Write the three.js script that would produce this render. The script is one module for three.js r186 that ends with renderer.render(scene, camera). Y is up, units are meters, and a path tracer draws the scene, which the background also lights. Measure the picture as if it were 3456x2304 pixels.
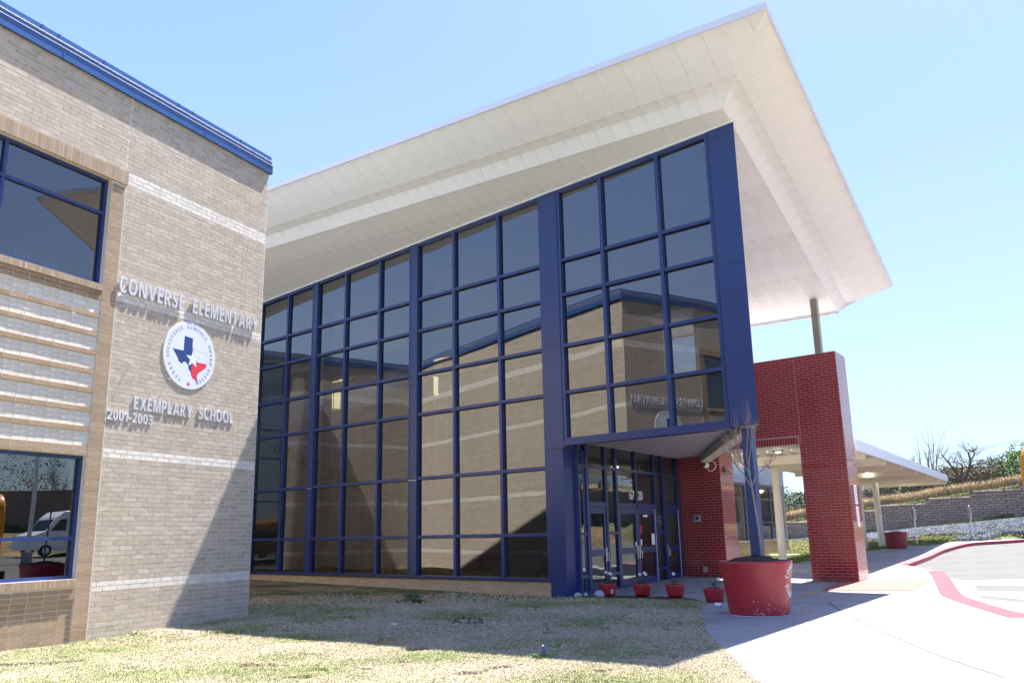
import * as THREE from 'three';
import { mergeGeometries } from 'three/addons/utils/BufferGeometryUtils.js';
import { FontLoader } from 'three/addons/loaders/FontLoader.js';
import { TextGeometry } from 'three/addons/geometries/TextGeometry.js';

// ------------------------------------------------------------------ camera, sky, sun, exposure
const D2R = Math.PI / 180, EYE = 1.525, FPX = 2835.7, PIT = 12.809 * D2R, ROLL = -1.1737 * D2R;
const scene = new THREE.Scene();
const camera = new THREE.PerspectiveCamera(2 * Math.atan(1152 / FPX) / D2R, 1024 / 682, 0.1, 900);
camera.position.set(0, EYE, 0);
camera.rotation.order = 'YXZ';
camera.rotation.set(PIT, 0, ROLL);
camera.updateMatrixWorld(true);
const renderer = new THREE.WebGLRenderer({ antialias: true });
renderer.toneMapping = THREE.LinearToneMapping;
renderer.toneMappingExposure = 5.2;
renderer.shadowMap.enabled = true;
const SUN = new THREE.Vector3(0.2702, 0.8879, -0.3723).normalize();
{
  const W = 512, H = 256, d = new Float32Array(W * H * 4);
  for (let j = 0; j < H; j++) for (let i = 0; i < W; i++) {
    const el = ((j + 0.5) / H - 0.5) * Math.PI, az = ((i + 0.5) / W - 0.5) * 2 * Math.PI;
    const v = [Math.cos(el) * Math.cos(az), Math.sin(el), Math.cos(el) * Math.sin(az)];
    const c = Math.max(0, v[0] * SUN.x + v[1] * SUN.y + v[2] * SUN.z);
    const t = Math.exp(-Math.max(el, 0) * 2.6), g = 0.20 * Math.pow(c, 5) + 0.6 * Math.pow(c, 20) + 3 * Math.pow(c, 80);
    const z = [0.135, 0.29, 0.96], h = [0.68, 0.90, 1.02], k = (j * W + i) * 4;
    for (let q = 0; q < 3; q++) d[k + q] = (z[q] + (h[q] - z[q]) * t + g * [1, 0.95, 0.85][q]) * 0.292;
    d[k + 3] = 1;
  }
  const tx = new THREE.DataTexture(d, W, H, THREE.RGBAFormat, THREE.FloatType);
  tx.mapping = THREE.EquirectangularReflectionMapping; tx.magFilter = THREE.LinearFilter; tx.minFilter = THREE.LinearFilter; tx.needsUpdate = true;
  scene.background = tx; scene.environment = tx;
}
const sun = new THREE.DirectionalLight(new THREE.Color(1, 0.97, 0.92), 4.6);
sun.name = 'sun'; sun.position.copy(SUN).multiplyScalar(120); sun.castShadow = true; sun.shadow.radius = 1;
sun.shadow.mapSize.set(4096, 4096);
Object.assign(sun.shadow.camera, { left: -60, right: 60, top: 60, bottom: -60, near: 1, far: 300 });
scene.add(sun, sun.target);

// ------------------------------------------------------------------ small helpers
let seed = 12345;
const rnd = () => { seed = (seed * 1664525 + 1013904223) >>> 0; return seed / 4294967296; };
const rr = (a, b) => a + (b - a) * rnd();
const V = (x, y, z) => new THREE.Vector3(x, y, z);
const lerp = (a, b, t) => a + (b - a) * t, clamp = (x, a, b) => Math.min(b, Math.max(a, x));
const sstep = (a, b, x) => { const t = clamp((x - a) / (b - a), 0, 1); return t * t * (3 - 2 * t); };
const hash = (x, y) => { let h = (Math.imul(x, 374761393) + Math.imul(y, 668265263)) | 0; h = Math.imul(h ^ (h >>> 13), 1274126177); return ((h ^ (h >>> 16)) >>> 0) / 4294967296; };
function vnoise(x, y, per = 0) {
  const xi = Math.floor(x), yi = Math.floor(y), fx = x - xi, fy = y - yi, u = fx * fx * (3 - 2 * fx), v = fy * fy * (3 - 2 * fy);
  const m = per ? q => ((q % per) + per) % per : q => q;
  return lerp(lerp(hash(m(xi), m(yi)), hash(m(xi + 1), m(yi)), u), lerp(hash(m(xi), m(yi + 1)), hash(m(xi + 1), m(yi + 1)), u), v);
}
const fbm = (x, y, o = 4, per = 0) => { let s = 0, a = 0.5, n = 0; for (let i = 0; i < o; i++) { s += a * vnoise(x, y, per); n += a; a *= 0.5; x *= 2; y *= 2; per *= 2; } return s / n; };
// photo pixel (of 3456 x 2304) to a direction, then to a point on the ground, on a height or at a distance
function ray(x, y) {
  const qx = x - 1728, qy = y - 1152, c = Math.cos(ROLL), s = Math.sin(ROLL), X = qx * c + qy * s, up = qx * s - qy * c;
  return V(X, up * Math.cos(PIT) + FPX * Math.sin(PIT), -(FPX * Math.cos(PIT) - up * Math.sin(PIT))).divideScalar(FPX);
}
const atY = (x, y, h) => { const d = ray(x, y); return d.multiplyScalar((h - EYE) / d.y).add(V(0, EYE, 0)); };
const atD = (x, y, r) => { const d = ray(x, y); return d.multiplyScalar(r / Math.hypot(d.x, d.z)).add(V(0, EYE, 0)); };
const zm = (x0, y0, s) => (x, y) => [x0 + x / s, y0 + y / s];
const zR = zm(2900, 1600, 3.136), zQ = zm(2300, 1850, 2.0346), zM = zm(1900, 1900, 3.92), zW = zm(2500, 1450, 3.136), zH = zm(800, 1400, 1.7348);
const inFrame = p => { const q = p.clone().project(camera); return q.z < 1 && Math.abs(q.x) < 1 && Math.abs(q.y) < 1; };

const used = {};
const numbered = n => { used[n] = (used[n] ?? -1) + 1; return used[n] ? `${n}_${String(used[n]).padStart(3, '0')}` : n; };
function thing(name, label, category, pos = [0, 0, 0], turn = 0, group) {
  const o = new THREE.Group(); o.name = numbered(name); scene.add(o);
  o.position.set(...pos); o.rotation.y = turn; o.userData = { label, category };
  if (group) o.userData.group = group;
  o.updateMatrixWorld(true);
  return o;
}
function part(name, geo, mat, parent, pos) {
  const m = new THREE.Mesh(geo, mat); m.name = name; m.castShadow = m.receiveShadow = true;
  if (pos) m.position.set(...pos);
  parent.add(m); return m;
}
function solo(name, geo, mat, label, category, group) {
  const m = part(numbered(name), geo, mat, scene); m.userData = { label, category }; if (group) m.userData.group = group; return m;
}
function structure(name, geo, mat, parent) {
  const m = part(parent ? name : numbered(name), geo, mat, parent || scene); if (!parent) m.userData.kind = 'structure'; return m;
}
// geometry collector
class GB {
  constructor(col) { this.p = []; this.n = []; this.u = []; this.c = col ? [] : null; this.i = []; }
  quad(a, b, c, d, col, uv) {
    const e1 = V().subVectors(b, a), e2 = V().subVectors(d, a), n = V().crossVectors(e1, e2);
    if (n.lengthSq() < 1e-14) n.crossVectors(V().subVectors(c, b), V().subVectors(d, b));
    n.normalize();
    const k = this.p.length / 3, w = e1.length(), h = e2.length();
    for (const q of [a, b, c, d]) { this.p.push(q.x, q.y, q.z); this.n.push(n.x, n.y, n.z); if (this.c) this.c.push(col[0], col[1], col[2]); }
    const o = uv || [0, 0];
    this.u.push(o[0], o[1], o[0] + w, o[1], o[0] + w, o[1] + h, o[0], o[1] + h);
    this.i.push(k, k + 1, k + 2, k, k + 2, k + 3); return this;
  }
  tri(a, b, c, col) {
    const n = V().crossVectors(V().subVectors(b, a), V().subVectors(c, a)).normalize(), k = this.p.length / 3;
    for (const q of [a, b, c]) { this.p.push(q.x, q.y, q.z); this.n.push(n.x, n.y, n.z); this.u.push(q.x, q.z); if (this.c) this.c.push(...col); }
    this.i.push(k, k + 1, k + 2); return this;
  }
  box(x0, x1, y0, y1, z0, z1, col, skip = '') {
    const P = (x, y, z) => V(x, y, z);
    const o = [x0 * 1.37 + z0, y0 * 1.13 + z0 * 0.7];
    if (!skip.includes('f')) this.quad(P(x0, y0, z1), P(x1, y0, z1), P(x1, y1, z1), P(x0, y1, z1), col, [x0, y0]);
    if (!skip.includes('b')) this.quad(P(x1, y0, z0), P(x0, y0, z0), P(x0, y1, z0), P(x1, y1, z0), col, o);
    if (!skip.includes('l')) this.quad(P(x0, y0, z0), P(x0, y0, z1), P(x0, y1, z1), P(x0, y1, z0), col, o);
    if (!skip.includes('r')) this.quad(P(x1, y0, z1), P(x1, y0, z0), P(x1, y1, z0), P(x1, y1, z1), col, o);
    if (!skip.includes('t')) this.quad(P(x0, y1, z1), P(x1, y1, z1), P(x1, y1, z0), P(x0, y1, z0), col, o);
    if (!skip.includes('d')) this.quad(P(x0, y0, z0), P(x1, y0, z0), P(x1, y0, z1), P(x0, y0, z1), col, o);
    return this;
  }
  // a bar between two points, w wide and h high
  bar(a, b, w, h, col, upv) {
    const d = V().subVectors(b, a).normalize(), up = upv || (Math.abs(d.y) > 0.95 ? V(0, 0, 1) : V(0, 1, 0));
    const s = V().crossVectors(d, up).normalize().multiplyScalar(w / 2), t = V().crossVectors(s, d).normalize().multiplyScalar(h / 2);
    const c = (p, i, j) => p.clone().addScaledVector(s, i).addScaledVector(t, j);
    const A = [c(a, -1, -1), c(a, 1, -1), c(a, 1, 1), c(a, -1, 1)], B = [c(b, -1, -1), c(b, 1, -1), c(b, 1, 1), c(b, -1, 1)];
    this.quad(A[3], A[2], A[1], A[0], col); this.quad(B[0], B[1], B[2], B[3], col);
    for (let i = 0; i < 4; i++) { const j = (i + 1) % 4; this.quad(A[i], A[j], B[j], B[i], col); }
    return this;
  }
  // eight corners: bottom ring then top ring
  hexa(b, t, col) {
    this.quad(b[3], b[2], b[1], b[0], col); this.quad(t[0], t[1], t[2], t[3], col);
    for (let i = 0; i < 4; i++) { const j = (i + 1) % 4; this.quad(b[i], b[j], t[j], t[i], col); }
    return this;
  }
  tube(a, b, ra, rb, sides = 5, col) {
    const d = V().subVectors(b, a).normalize(), s = V().crossVectors(d, Math.abs(d.y) > 0.9 ? V(1, 0, 0) : V(0, 1, 0)).normalize(), t = V().crossVectors(d, s);
    const k = this.p.length / 3, L = a.distanceTo(b);
    for (let i = 0; i <= sides; i++) {
      const an = i / sides * Math.PI * 2, cx = Math.cos(an), cy = Math.sin(an), n = V().addScaledVector(s, cx).addScaledVector(t, cy);
      for (const [q, r, v] of [[a, ra, 0], [b, rb, L]]) {
        this.p.push(q.x + n.x * r, q.y + n.y * r, q.z + n.z * r); this.n.push(n.x, n.y, n.z); this.u.push(i / sides * 0.3, v); if (this.c) this.c.push(...col);
      }
      if (i < sides) { const m = k + i * 2; this.i.push(m, m + 2, m + 1, m + 1, m + 2, m + 3); }
    }
    return this;
  }
  get count() { return this.i.length / 3; }
  geo() {
    const g = new THREE.BufferGeometry();
    g.setAttribute('position', new THREE.Float32BufferAttribute(this.p, 3)); g.setAttribute('normal', new THREE.Float32BufferAttribute(this.n, 3));
    g.setAttribute('uv', new THREE.Float32BufferAttribute(this.u, 2));
    if (this.c) g.setAttribute('color', new THREE.Float32BufferAttribute(this.c, 3));
    g.setIndex(this.i); return g;
  }
}
const boxG = (...a) => new GB().box(...a).geo();

// ------------------------------------------------------------------ textures and materials
function tex(size, fn, srgb = false, rep = 1) {
  const d = new Uint8Array(size * size * 4);
  for (let j = 0; j < size; j++) for (let i = 0; i < size; i++) {
    const c = fn(i / size, j / size), k = (j * size + i) * 4;
    const q = Array.isArray(c) ? c : [c, c, c];
    for (let m = 0; m < 3; m++) d[k + m] = clamp(q[m], 0, 1) * 255;
    d[k + 3] = 255;
  }
  const t = new THREE.DataTexture(d, size, size, THREE.RGBAFormat); t.wrapS = t.wrapT = THREE.RepeatWrapping; t.magFilter = THREE.LinearFilter; t.minFilter = THREE.LinearMipmapLinearFilter; t.generateMipmaps = true;
  if (srgb) t.colorSpace = THREE.SRGBColorSpace;
  t.repeat.set(rep, rep); t.needsUpdate = true; return t;
}
const again = (t, r) => { const c = t.clone(); c.repeat.set(r, r); c.needsUpdate = true; return c; };
const tGrain = tex(256, (u, v) => 0.72 + 0.28 * (0.55 * fbm(u * 16, v * 16, 4, 16) + 0.45 * hash(Math.floor(u * 256), Math.floor(v * 256))) * 1.25);
const tBrick = tex(256, (u, v) => { const n = fbm(u * 8, v * 8, 4, 8), s = vnoise(u * 64, v * 8, 8) > 0.86 ? 0.16 : 0; return 0.74 + 0.3 * n - s * vnoise(u * 32, v * 32, 32) + 0.08 * (hash(Math.floor(u * 256), Math.floor(v * 256)) - 0.5); });
const tSoft = tex(256, (u, v) => 0.86 + 0.2 * (fbm(u * 6, v * 6, 5, 6) - 0.3));
const tConc = tex(1024, (u, v) => {
  const a = fbm(u * 5, v * 5, 5, 5), b = fbm(u * 40 + 3, v * 40, 3, 40), sp = hash(Math.floor(u * 1024), Math.floor(v * 1024));
  const st = sstep(0.56, 0.74, fbm(u * 9 + 4, v * 9 + 7, 4, 9)) * 0.16, br = 0.05 * Math.sin(v * 6.283 * 160 + 3 * a);
  return 0.66 + 0.3 * a + 0.14 * (b - 0.5) + 0.1 * (sp - 0.5) - st + br * 0.5;
});
const tAsph = tex(512, (u, v) => { const a = fbm(u * 4, v * 4, 5, 4), sp = hash(Math.floor(u * 512), Math.floor(v * 512)); return 0.5 + 0.3 * a + 0.35 * (sp - 0.5) + 0.12 * fbm(u * 60, v * 60, 2, 60); });
const tSoil = tex(512, (u, v) => {
  const a = fbm(u * 6, v * 6, 5, 6), b = fbm(u * 50, v * 50, 3, 50), g = sstep(0.45, 0.65, fbm(u * 3 + 5, v * 3 + 1, 3, 3));
  const k = 0.55 + 0.7 * (a - 0.3) + 0.5 * (b - 0.5); return [k * lerp(0.78, 0.52, g), k * lerp(0.66, 0.56, g), k * lerp(0.46, 0.28, g)];
}, true);
const tWave = tex(256, (u, v) => fbm(u * 3, v * 3, 2, 3));
const std = (r, g, b, o = {}) => { const { ...q } = o; const m = new THREE.MeshStandardMaterial({ roughness: 0.7, ...q }); m.color.setRGB(r, g, b); return m; };
const phys = (r, g, b, o = {}) => { const m = new THREE.MeshPhysicalMaterial({ roughness: 0.5, ...o }); m.color.setRGB(r, g, b); return m; };

const PAL = {
  tan: [[0.47, 0.40, 0.32], [0.50, 0.43, 0.345], [0.435, 0.37, 0.295], [0.46, 0.385, 0.30], [0.52, 0.45, 0.365]],
  white: [[0.70, 0.66, 0.585], [0.74, 0.70, 0.625], [0.67, 0.625, 0.55]],
  brown: [[0.345, 0.245, 0.155], [0.375, 0.27, 0.175], [0.32, 0.225, 0.14]],
  red: [[0.29, 0.010, 0.016], [0.32, 0.013, 0.019], [0.255, 0.008, 0.013], [0.28, 0.011, 0.016]],
  buff: [[0.47, 0.36, 0.23], [0.50, 0.385, 0.25], [0.44, 0.33, 0.215]],
  block: [[0.27, 0.205, 0.165], [0.31, 0.24, 0.19], [0.235, 0.18, 0.145], [0.29, 0.22, 0.175]],
};
const brickMats = (pal, o) => pal.map(c => std(...c, { roughness: 0.88, map: again(tBrick, 1), ...o }));
const MB = {};
for (const k of ['tan', 'white', 'brown', 'buff', 'block']) MB[k] = brickMats(PAL[k]);
MB.red = PAL.red.map(c => phys(...c, { roughness: 0.3, clearcoat: 0.85, clearcoatRoughness: 0.04 }));
const MBS = { // the same with vertex colours, for the merged remainder
  dull: std(1, 1, 1, { roughness: 0.88, vertexColors: true, map: again(tBrick, 3.1) }),
  glazed: phys(1, 1, 1, { roughness: 0.3, clearcoat: 0.85, clearcoatRoughness: 0.04, vertexColors: true }),
};
const M = {
  mortar: std(0.60, 0.555, 0.49, { roughness: 0.95, map: again(tGrain, 4) }),
  mortarBrown: std(0.52, 0.46, 0.39, { roughness: 0.95, map: again(tGrain, 4) }),
  mortarRed: std(0.46, 0.38, 0.35, { roughness: 0.95, map: again(tGrain, 4) }),
  mortarBuff: std(0.50, 0.40, 0.28, { roughness: 0.95, map: again(tGrain, 4) }),
  blue: phys(0.015, 0.038, 0.155, { roughness: 0.36, map: again(tSoft, 0.7), clearcoat: 0.15, clearcoatRoughness: 0.3 }),
  blueCoping: phys(0.022, 0.085, 0.27, { roughness: 0.28, map: again(tSoft, 0.7), clearcoat: 0.3 }),
  gasket: std(0.012, 0.013, 0.02, { roughness: 0.8 }),
  soffit: std(0.84, 0.885, 0.93, { roughness: 0.6, map: again(tSoft, 0.5) }),
  soffitGap: std(0.36, 0.35, 0.33, { roughness: 0.9 }),
  fascia: phys(0.66, 0.68, 0.75, { roughness: 0.35 }),
  roofTop: std(0.4, 0.42, 0.45, { roughness: 0.6 }),
  steel: phys(0.42, 0.37, 0.29, { roughness: 0.45, metalness: 0.55, map: again(tSoft, 1.3) }),
  alu: phys(0.62, 0.63, 0.66, { roughness: 0.35, metalness: 0.7 }),
  letter: phys(0.60, 0.60, 0.645, { roughness: 0.38, metalness: 0.2 }),
  white: std(0.78, 0.77, 0.74, { roughness: 0.55 }),
  cream: std(0.72, 0.67, 0.56, { roughness: 0.6, map: again(tSoft, 0.6) }),
  paper: std(0.8, 0.8, 0.8, { roughness: 0.9 }),
  redPaper: std(0.6, 0.05, 0.08, { roughness: 0.8 }),
  concrete: std(0.325, 0.32, 0.31, { roughness: 0.9, map: again(tConc, 0.21), bumpMap: again(tConc, 0.9), bumpScale: 0.004 }),
  asphalt: std(0.105, 0.102, 0.098, { roughness: 0.95, map: again(tAsph, 0.35), bumpMap: again(tAsph, 1.1), bumpScale: 0.006 }),
  pink: std(0.42, 0.042, 0.064, { roughness: 0.95, map: again(tConc, 0.6) }),
  stripe: std(0.42, 0.42, 0.41, { roughness: 0.8, map: again(tConc, 0.5) }),
  yellow: std(0.42, 0.31, 0.09, { roughness: 0.8, map: again(tConc, 0.5) }),
  tactile: std(0.31, 0.12, 0.095, { roughness: 0.85, map: again(tGrain, 2) }),
  sealant: std(0.03, 0.03, 0.03, { roughness: 0.8 }),
  soil: std(0.85, 0.82, 0.74, { roughness: 1, map: again(tSoil, 0.35) }),
  hill: std(0.80, 0.80, 0.72, { roughness: 1, map: again(tSoil, 0.12) }),
  mulch: std(0.045, 0.02, 0.016, { roughness: 1, map: again(tGrain, 3) }),
  potRed: phys(0.40, 0.022, 0.032, { roughness: 0.42, map: again(tSoft, 0.6), clearcoat: 0.15, clearcoatRoughness: 0.4 }),
  bark: std(0.26, 0.225, 0.19, { roughness: 0.95, map: again(tGrain, 3) }),
  barkDark: std(0.10, 0.075, 0.062, { roughness: 0.95, map: again(tGrain, 1) }),
  twig: std(0.25, 0.205, 0.17, { roughness: 0.95 }),
  inWall: std(0.42, 0.42, 0.43, { roughness: 0.9, map: again(tSoft, 0.3) }),
  inBlue: std(0.05, 0.085, 0.32, { roughness: 0.8 }),
  inFloor: phys(0.30, 0.28, 0.25, { roughness: 0.3, map: again(tSoft, 0.3) }),
  wood: std(0.20, 0.12, 0.06, { roughness: 0.6, map: again(tGrain, 1) }),
  redMetal: phys(0.25, 0.02, 0.02, { roughness: 0.4 }),
  leafDark: std(0.03, 0.055, 0.02, { roughness: 0.7, side: THREE.DoubleSide }),
  black: std(0.012, 0.012, 0.013, { roughness: 0.5 }),
  tyre: std(0.02, 0.02, 0.02, { roughness: 0.9 }),
  glassCar: phys(0.01, 0.012, 0.014, { roughness: 0.05 }),
};
// tinted, coated glazing: every pane is slightly bowed, so that what it mirrors bends as in the photograph
const glass = new THREE.MeshPhysicalMaterial({ transmission: 1, thickness: 0, roughness: 0, ior: 2.33 });
glass.color.setRGB(0.14, 0.155, 0.175); glass.name = 'tinted_glass';
const glassClear = new THREE.MeshPhysicalMaterial({ transmission: 1, thickness: 0, roughness: 0, ior: 1.75 });
glassClear.color.setRGB(0.30, 0.32, 0.33); glassClear.name = 'door_glass';
const glassBlue = new THREE.MeshPhysicalMaterial({ transmission: 1, thickness: 0, roughness: 0, ior: 2.2 });
glassBlue.color.setRGB(0.16, 0.20, 0.27); glassBlue.name = 'blue_tinted_glass';
// pane with corners a (low left), b (low right), c (up right), d (up left), facing the normal a>b x a>d
function paneG(a, b, c, d, bow = 0.0022, tilt = 0.0016) {
  const N = 8, g = new THREE.BufferGeometry(), P = [], Nn = [], U = [], I = [];
  const n = V().crossVectors(V().subVectors(b, a), V().subVectors(d, a)).normalize(), w = a.distanceTo(b), h = a.distanceTo(d);
  const k = bow * rr(-0.4, 1), k2 = bow * rr(-0.7, 0.7), tx = rr(-tilt, tilt), ty = rr(-tilt, tilt), ph = rr(0, 6);
  const e1 = V().subVectors(b, a).normalize(), e2 = V().crossVectors(n, e1);
  const H = (u, v) => k * 4 * u * (1 - u) * 4 * v * (1 - v) + k2 * Math.sin(u * 5 + ph) * Math.sin(v * 4.3 + ph) * 0.5 + tx * w * u + ty * h * v;
  for (let j = 0; j <= N; j++) for (let i = 0; i <= N; i++) {
    const u = i / N, v = j / N, p = a.clone().lerp(b, u).lerp(d.clone().lerp(c, u), v).addScaledVector(n, H(u, v));
    const hx = (H(u + 0.01, v) - H(u - 0.01, v)) / (0.02 * w), hy = (H(u, v + 0.01) - H(u, v - 0.01)) / (0.02 * h);
    const m = n.clone().addScaledVector(e1, -hx).addScaledVector(e2, -hy).normalize();
    P.push(p.x, p.y, p.z); Nn.push(m.x, m.y, m.z); U.push(u * w, v * h);
    if (i < N && j < N) { const q = j * (N + 1) + i; I.push(q, q + 1, q + N + 2, q, q + N + 2, q + N + 1); }
  }
  g.setAttribute('position', new THREE.Float32BufferAttribute(P, 3)); g.setAttribute('normal', new THREE.Float32BufferAttribute(Nn, 3)); g.setAttribute('uv', new THREE.Float32BufferAttribute(U, 2)); g.setIndex(I);
  return g;
}
// unit brick: back at z 0, front at z 1, open at the back
const unitBrick = new GB().box(-0.5, 0.5, -0.5, 0.5, 0, 1, null, 'b').geo();
{ const uv = unitBrick.attributes.uv; for (let i = 0; i < uv.count; i++) uv.setXY(i, uv.getX(i) * 0.8, uv.getY(i) * 0.25); }
// list of {x0,x1,y0,y1,z,p,k,t}: z back plane, p how far the face stands out, k palette, t tone
function layBricks(list, parent, name, glazed = false, most = 300, ax = null) {
  parent.updateWorldMatrix(true, false);
  const wp = V();
  for (const b of list) { wp.set((b.x0 + b.x1) / 2, (b.y0 + b.y1) / 2, b.z + b.p).applyMatrix4(parent.matrixWorld); b.d = wp.distanceTo(camera.position) + (inFrame(wp) ? 0 : 1000) - (b.x1 - b.x0) * 2; }
  list.sort((a, b) => a.d - b.d);
  const rest = new GB(true);
  list.forEach((b, i) => {
    if (i < most) {
      const mt = MB[b.k], m = part(i ? `${name}_${String(i).padStart(3, '0')}` : name, unitBrick, mt[b.t % mt.length], parent);
      m.position.set((b.x0 + b.x1) / 2, (b.y0 + b.y1) / 2, b.z); m.scale.set(b.x1 - b.x0, b.y1 - b.y0, b.p);
    } else rest.box(b.x0, b.x1, b.y0, b.y1, b.z, b.z + b.p, PAL[b.k][b.t % PAL[b.k].length], 'b');
  });
  if (rest.count) { const m = part(name + '_remainder', rest.geo(), glazed ? MBS.glazed : MBS.dull, parent); m.userData.kind = 'stuff'; }
}
// rows of bricks between x0 and x1; holes are [x0,x1,y0,y1]
function courses(x0, x1, y0, y1, L, C, pick, { j = 0.011, z = 0, p = 0.009, holes = [], stack = false, off = 0 } = {}) {
  const out = [];
  for (let r = Math.round(y0 / C); (r + 0.5) * C < y1; r++) {
    const a = Math.max(r * C, y0), b = Math.min((r + 1) * C - j, y1); if (b - a < 0.015) continue;
    const sh = off + (stack ? 0 : (r & 1) * L / 2);
    for (let q = Math.floor((x0 - sh) / L); q * L + sh < x1; q++) {
      let seg = [[Math.max(q * L + sh, x0), Math.min((q + 1) * L + sh - j, x1)]];
      for (const h of holes) if (b > h[2] + 0.004 && a < h[3] - 0.004) seg = seg.flatMap(([s, e]) => [[s, Math.min(e, h[0])], [Math.max(s, h[1]), e]]);
      for (const [s, e] of seg) if (e - s > 0.03) {
        const o = pick(r, q, (s + e) / 2, (a + b) / 2); if (!o) continue;
        out.push({ x0: s, x1: e, y0: a, y1: b, z: o.z ?? z, p: (o.p ?? p) + rr(-0.0006, 0.0012), k: o.k, t: Math.floor(rnd() * 5) });
      }
    }
  }
  return out;
}
// ------------------------------------------------------------------ frames of reference (metres; y up)
const phiOf = t => (90 - t) * D2R;                       // rotation.y that turns local x towards the plan angle t
const TA = 24.288, TBX = 130.333, TRX = 124.5, TDX = 32.42;
const KA = V(-5.144, 0, -16.654), OB = V(0.8514, 0, -20.4357);
const uB = V(Math.sin(TBX * D2R), 0, -Math.cos(TBX * D2R)), nB = V(Math.sin(phiOf(TBX)), 0, Math.cos(phiOf(TBX)));
const BW = (x, y, z) => OB.clone().addScaledVector(uB, x).addScaledVector(nB, z).setY(y);
const WR = V(4.941, 10.177, -16.963), RP = 0.33;           // roof corner over the glass, pitch of the shed roof
const topY = x => 10.177 + 0.0333 * (x - 5.365);           // where the soffit meets the glass wall
// ------------------------------------------------------------------ terrain
const WT = [[8, 66, 0.30, 1.3], [17.5, 64, 0.42, 1.35], [21.8, 62, 0.78, 1.68], [25, 60, 1.14, 1.66], [28, 58.5, 1.39, 1.82], [31, 57, 1.66, 1.88], [40, 56, 1.9, 2.4], [55, 58, 2.2, 3.0], [75, 62, 2.4, 3.4], [98, 68, 2.4, 3.4]];
function wallAt(th) {
  let i = 0; while (i < WT.length - 2 && th > WT[i + 1][0]) i++;
  const a = WT[i], b = WT[i + 1], t = clamp((th - a[0]) / (b[0] - a[0]), 0, 1); return [lerp(a[1], b[1], t), lerp(a[2], b[2], t), lerp(a[3], b[3], t)];
}
const base0 = (x, z) => 0.02 * clamp(-z - 20, 0, 40) + 0.03 * clamp(x - 16, 0, 34);
function terr(x, z) {
  const f = base0(x, z), r = Math.hypot(x, z), th = Math.atan2(x, -z) / D2R;
  if (r < 35) return f;
  const edge = sstep(-6, 10, th) * (1 - sstep(100, 125, th)), [rw, yb, h] = wallAt(th);
  if (r <= rw) return lerp(f, yb, edge * sstep(rw - 13, rw - 0.5, r));
  return lerp(f, yb + h + Math.min((r - rw) * 0.045, 1.6) + (fbm(x * 0.08, z * 0.08, 3) - 0.5) * Math.min(1.6, (r - rw) * 0.06), edge);
}
function gnd(x, y) { const d = ray(x, y); for (let t = 2; t < 160; t += 0.01) { const X = d.x * t, Y = EYE + d.y * t, Z = d.z * t; if (Y <= terr(X, Z)) return V(X, terr(X, Z), Z); } return V(d.x * 100, 0, d.z * 100); }
const g2 = p => { const q = gnd(...p); return [q.x, q.z]; };
// kerb and edges, traced on the ground
const kerbFar = [[1740, 655], [1500, 700], [1200, 735], [900, 800], [640, 905], [460, 968]].map(p => g2(zR(...p)));
const rampEdge = [[800, 1040], [850, 1080], [950, 1250], [1000, 1310], [1150, 1370], [1400, 1450], [1740, 1550]].map(p => g2(zR(...p)));
const apronEdge = [[950, 1095], [1080, 1097], [1160, 1110], [1300, 1270], [1440, 1400], [1500, 1440], [1744, 1500]].map(p => g2(zR(...p)));
const lawnEdge = [[500, 924], [300, 730], [180, 600], [130, 440], [165, 390]].map(p => g2(zQ(...p))).concat([[1600, 485], [1200, 470], [600, 460], [0, 455]].map(p => g2(zM(...p))));
// polygon sheet that follows the terrain
function clipHalf(poly, ax, v, keepGreater) {
  const out = [];
  for (let i = 0; i < poly.length; i++) {
    const a = poly[i], b = poly[(i + 1) % poly.length], ia = keepGreater ? a[ax] >= v : a[ax] <= v, ib = keepGreater ? b[ax] >= v : b[ax] <= v;
    if (ia) out.push(a);
    if (ia !== ib) { const t = (v - a[ax]) / (b[ax] - a[ax]); out.push([lerp(a[0], b[0], t), lerp(a[1], b[1], t)]); }
  }
  return out;
}
function sheetG(poly, dy, cell = 4, hf = base0) {
  const g = new THREE.BufferGeometry(), P = [], U = [], I = [], N = [];
  const xs = poly.map(p => p[0]), zs = poly.map(p => p[1]);
  for (let x = Math.floor(Math.min(...xs) / cell) * cell; x < Math.max(...xs); x += cell) {
    const col = clipHalf(clipHalf(poly, 0, x, true), 0, x + cell, false); if (col.length < 3) continue;
    for (let z = Math.floor(Math.min(...zs) / cell) * cell; z < Math.max(...zs); z += cell) {
      const q = clipHalf(clipHalf(col, 1, z, true), 1, z + cell, false).filter((p, i, a) => { const n = a[(i + 1) % a.length]; return Math.hypot(p[0] - n[0], p[1] - n[1]) > 1e-5; });
      if (q.length < 3) continue;
      const c = q.map(p => new THREE.Vector2(p[0], -p[1])); let rev = THREE.ShapeUtils.isClockWise(c);
      const k = P.length / 3; q.forEach(p => { P.push(p[0], hf(p[0], p[1]) + dy, p[1]); U.push(p[0], -p[1]); });
      if (rev) { c.reverse(); }
      for (const f of THREE.ShapeUtils.triangulateShape(c, [])) { const m = rev ? f.map(i => q.length - 1 - i) : f; I.push(k + m[0], k + m[1], k + m[2]); }
    }
  }
  g.setAttribute('position', new THREE.Float32BufferAttribute(P, 3)); g.setAttribute('uv', new THREE.Float32BufferAttribute(U, 2)); g.setIndex(I); g.computeVertexNormals(); return g;
}
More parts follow.
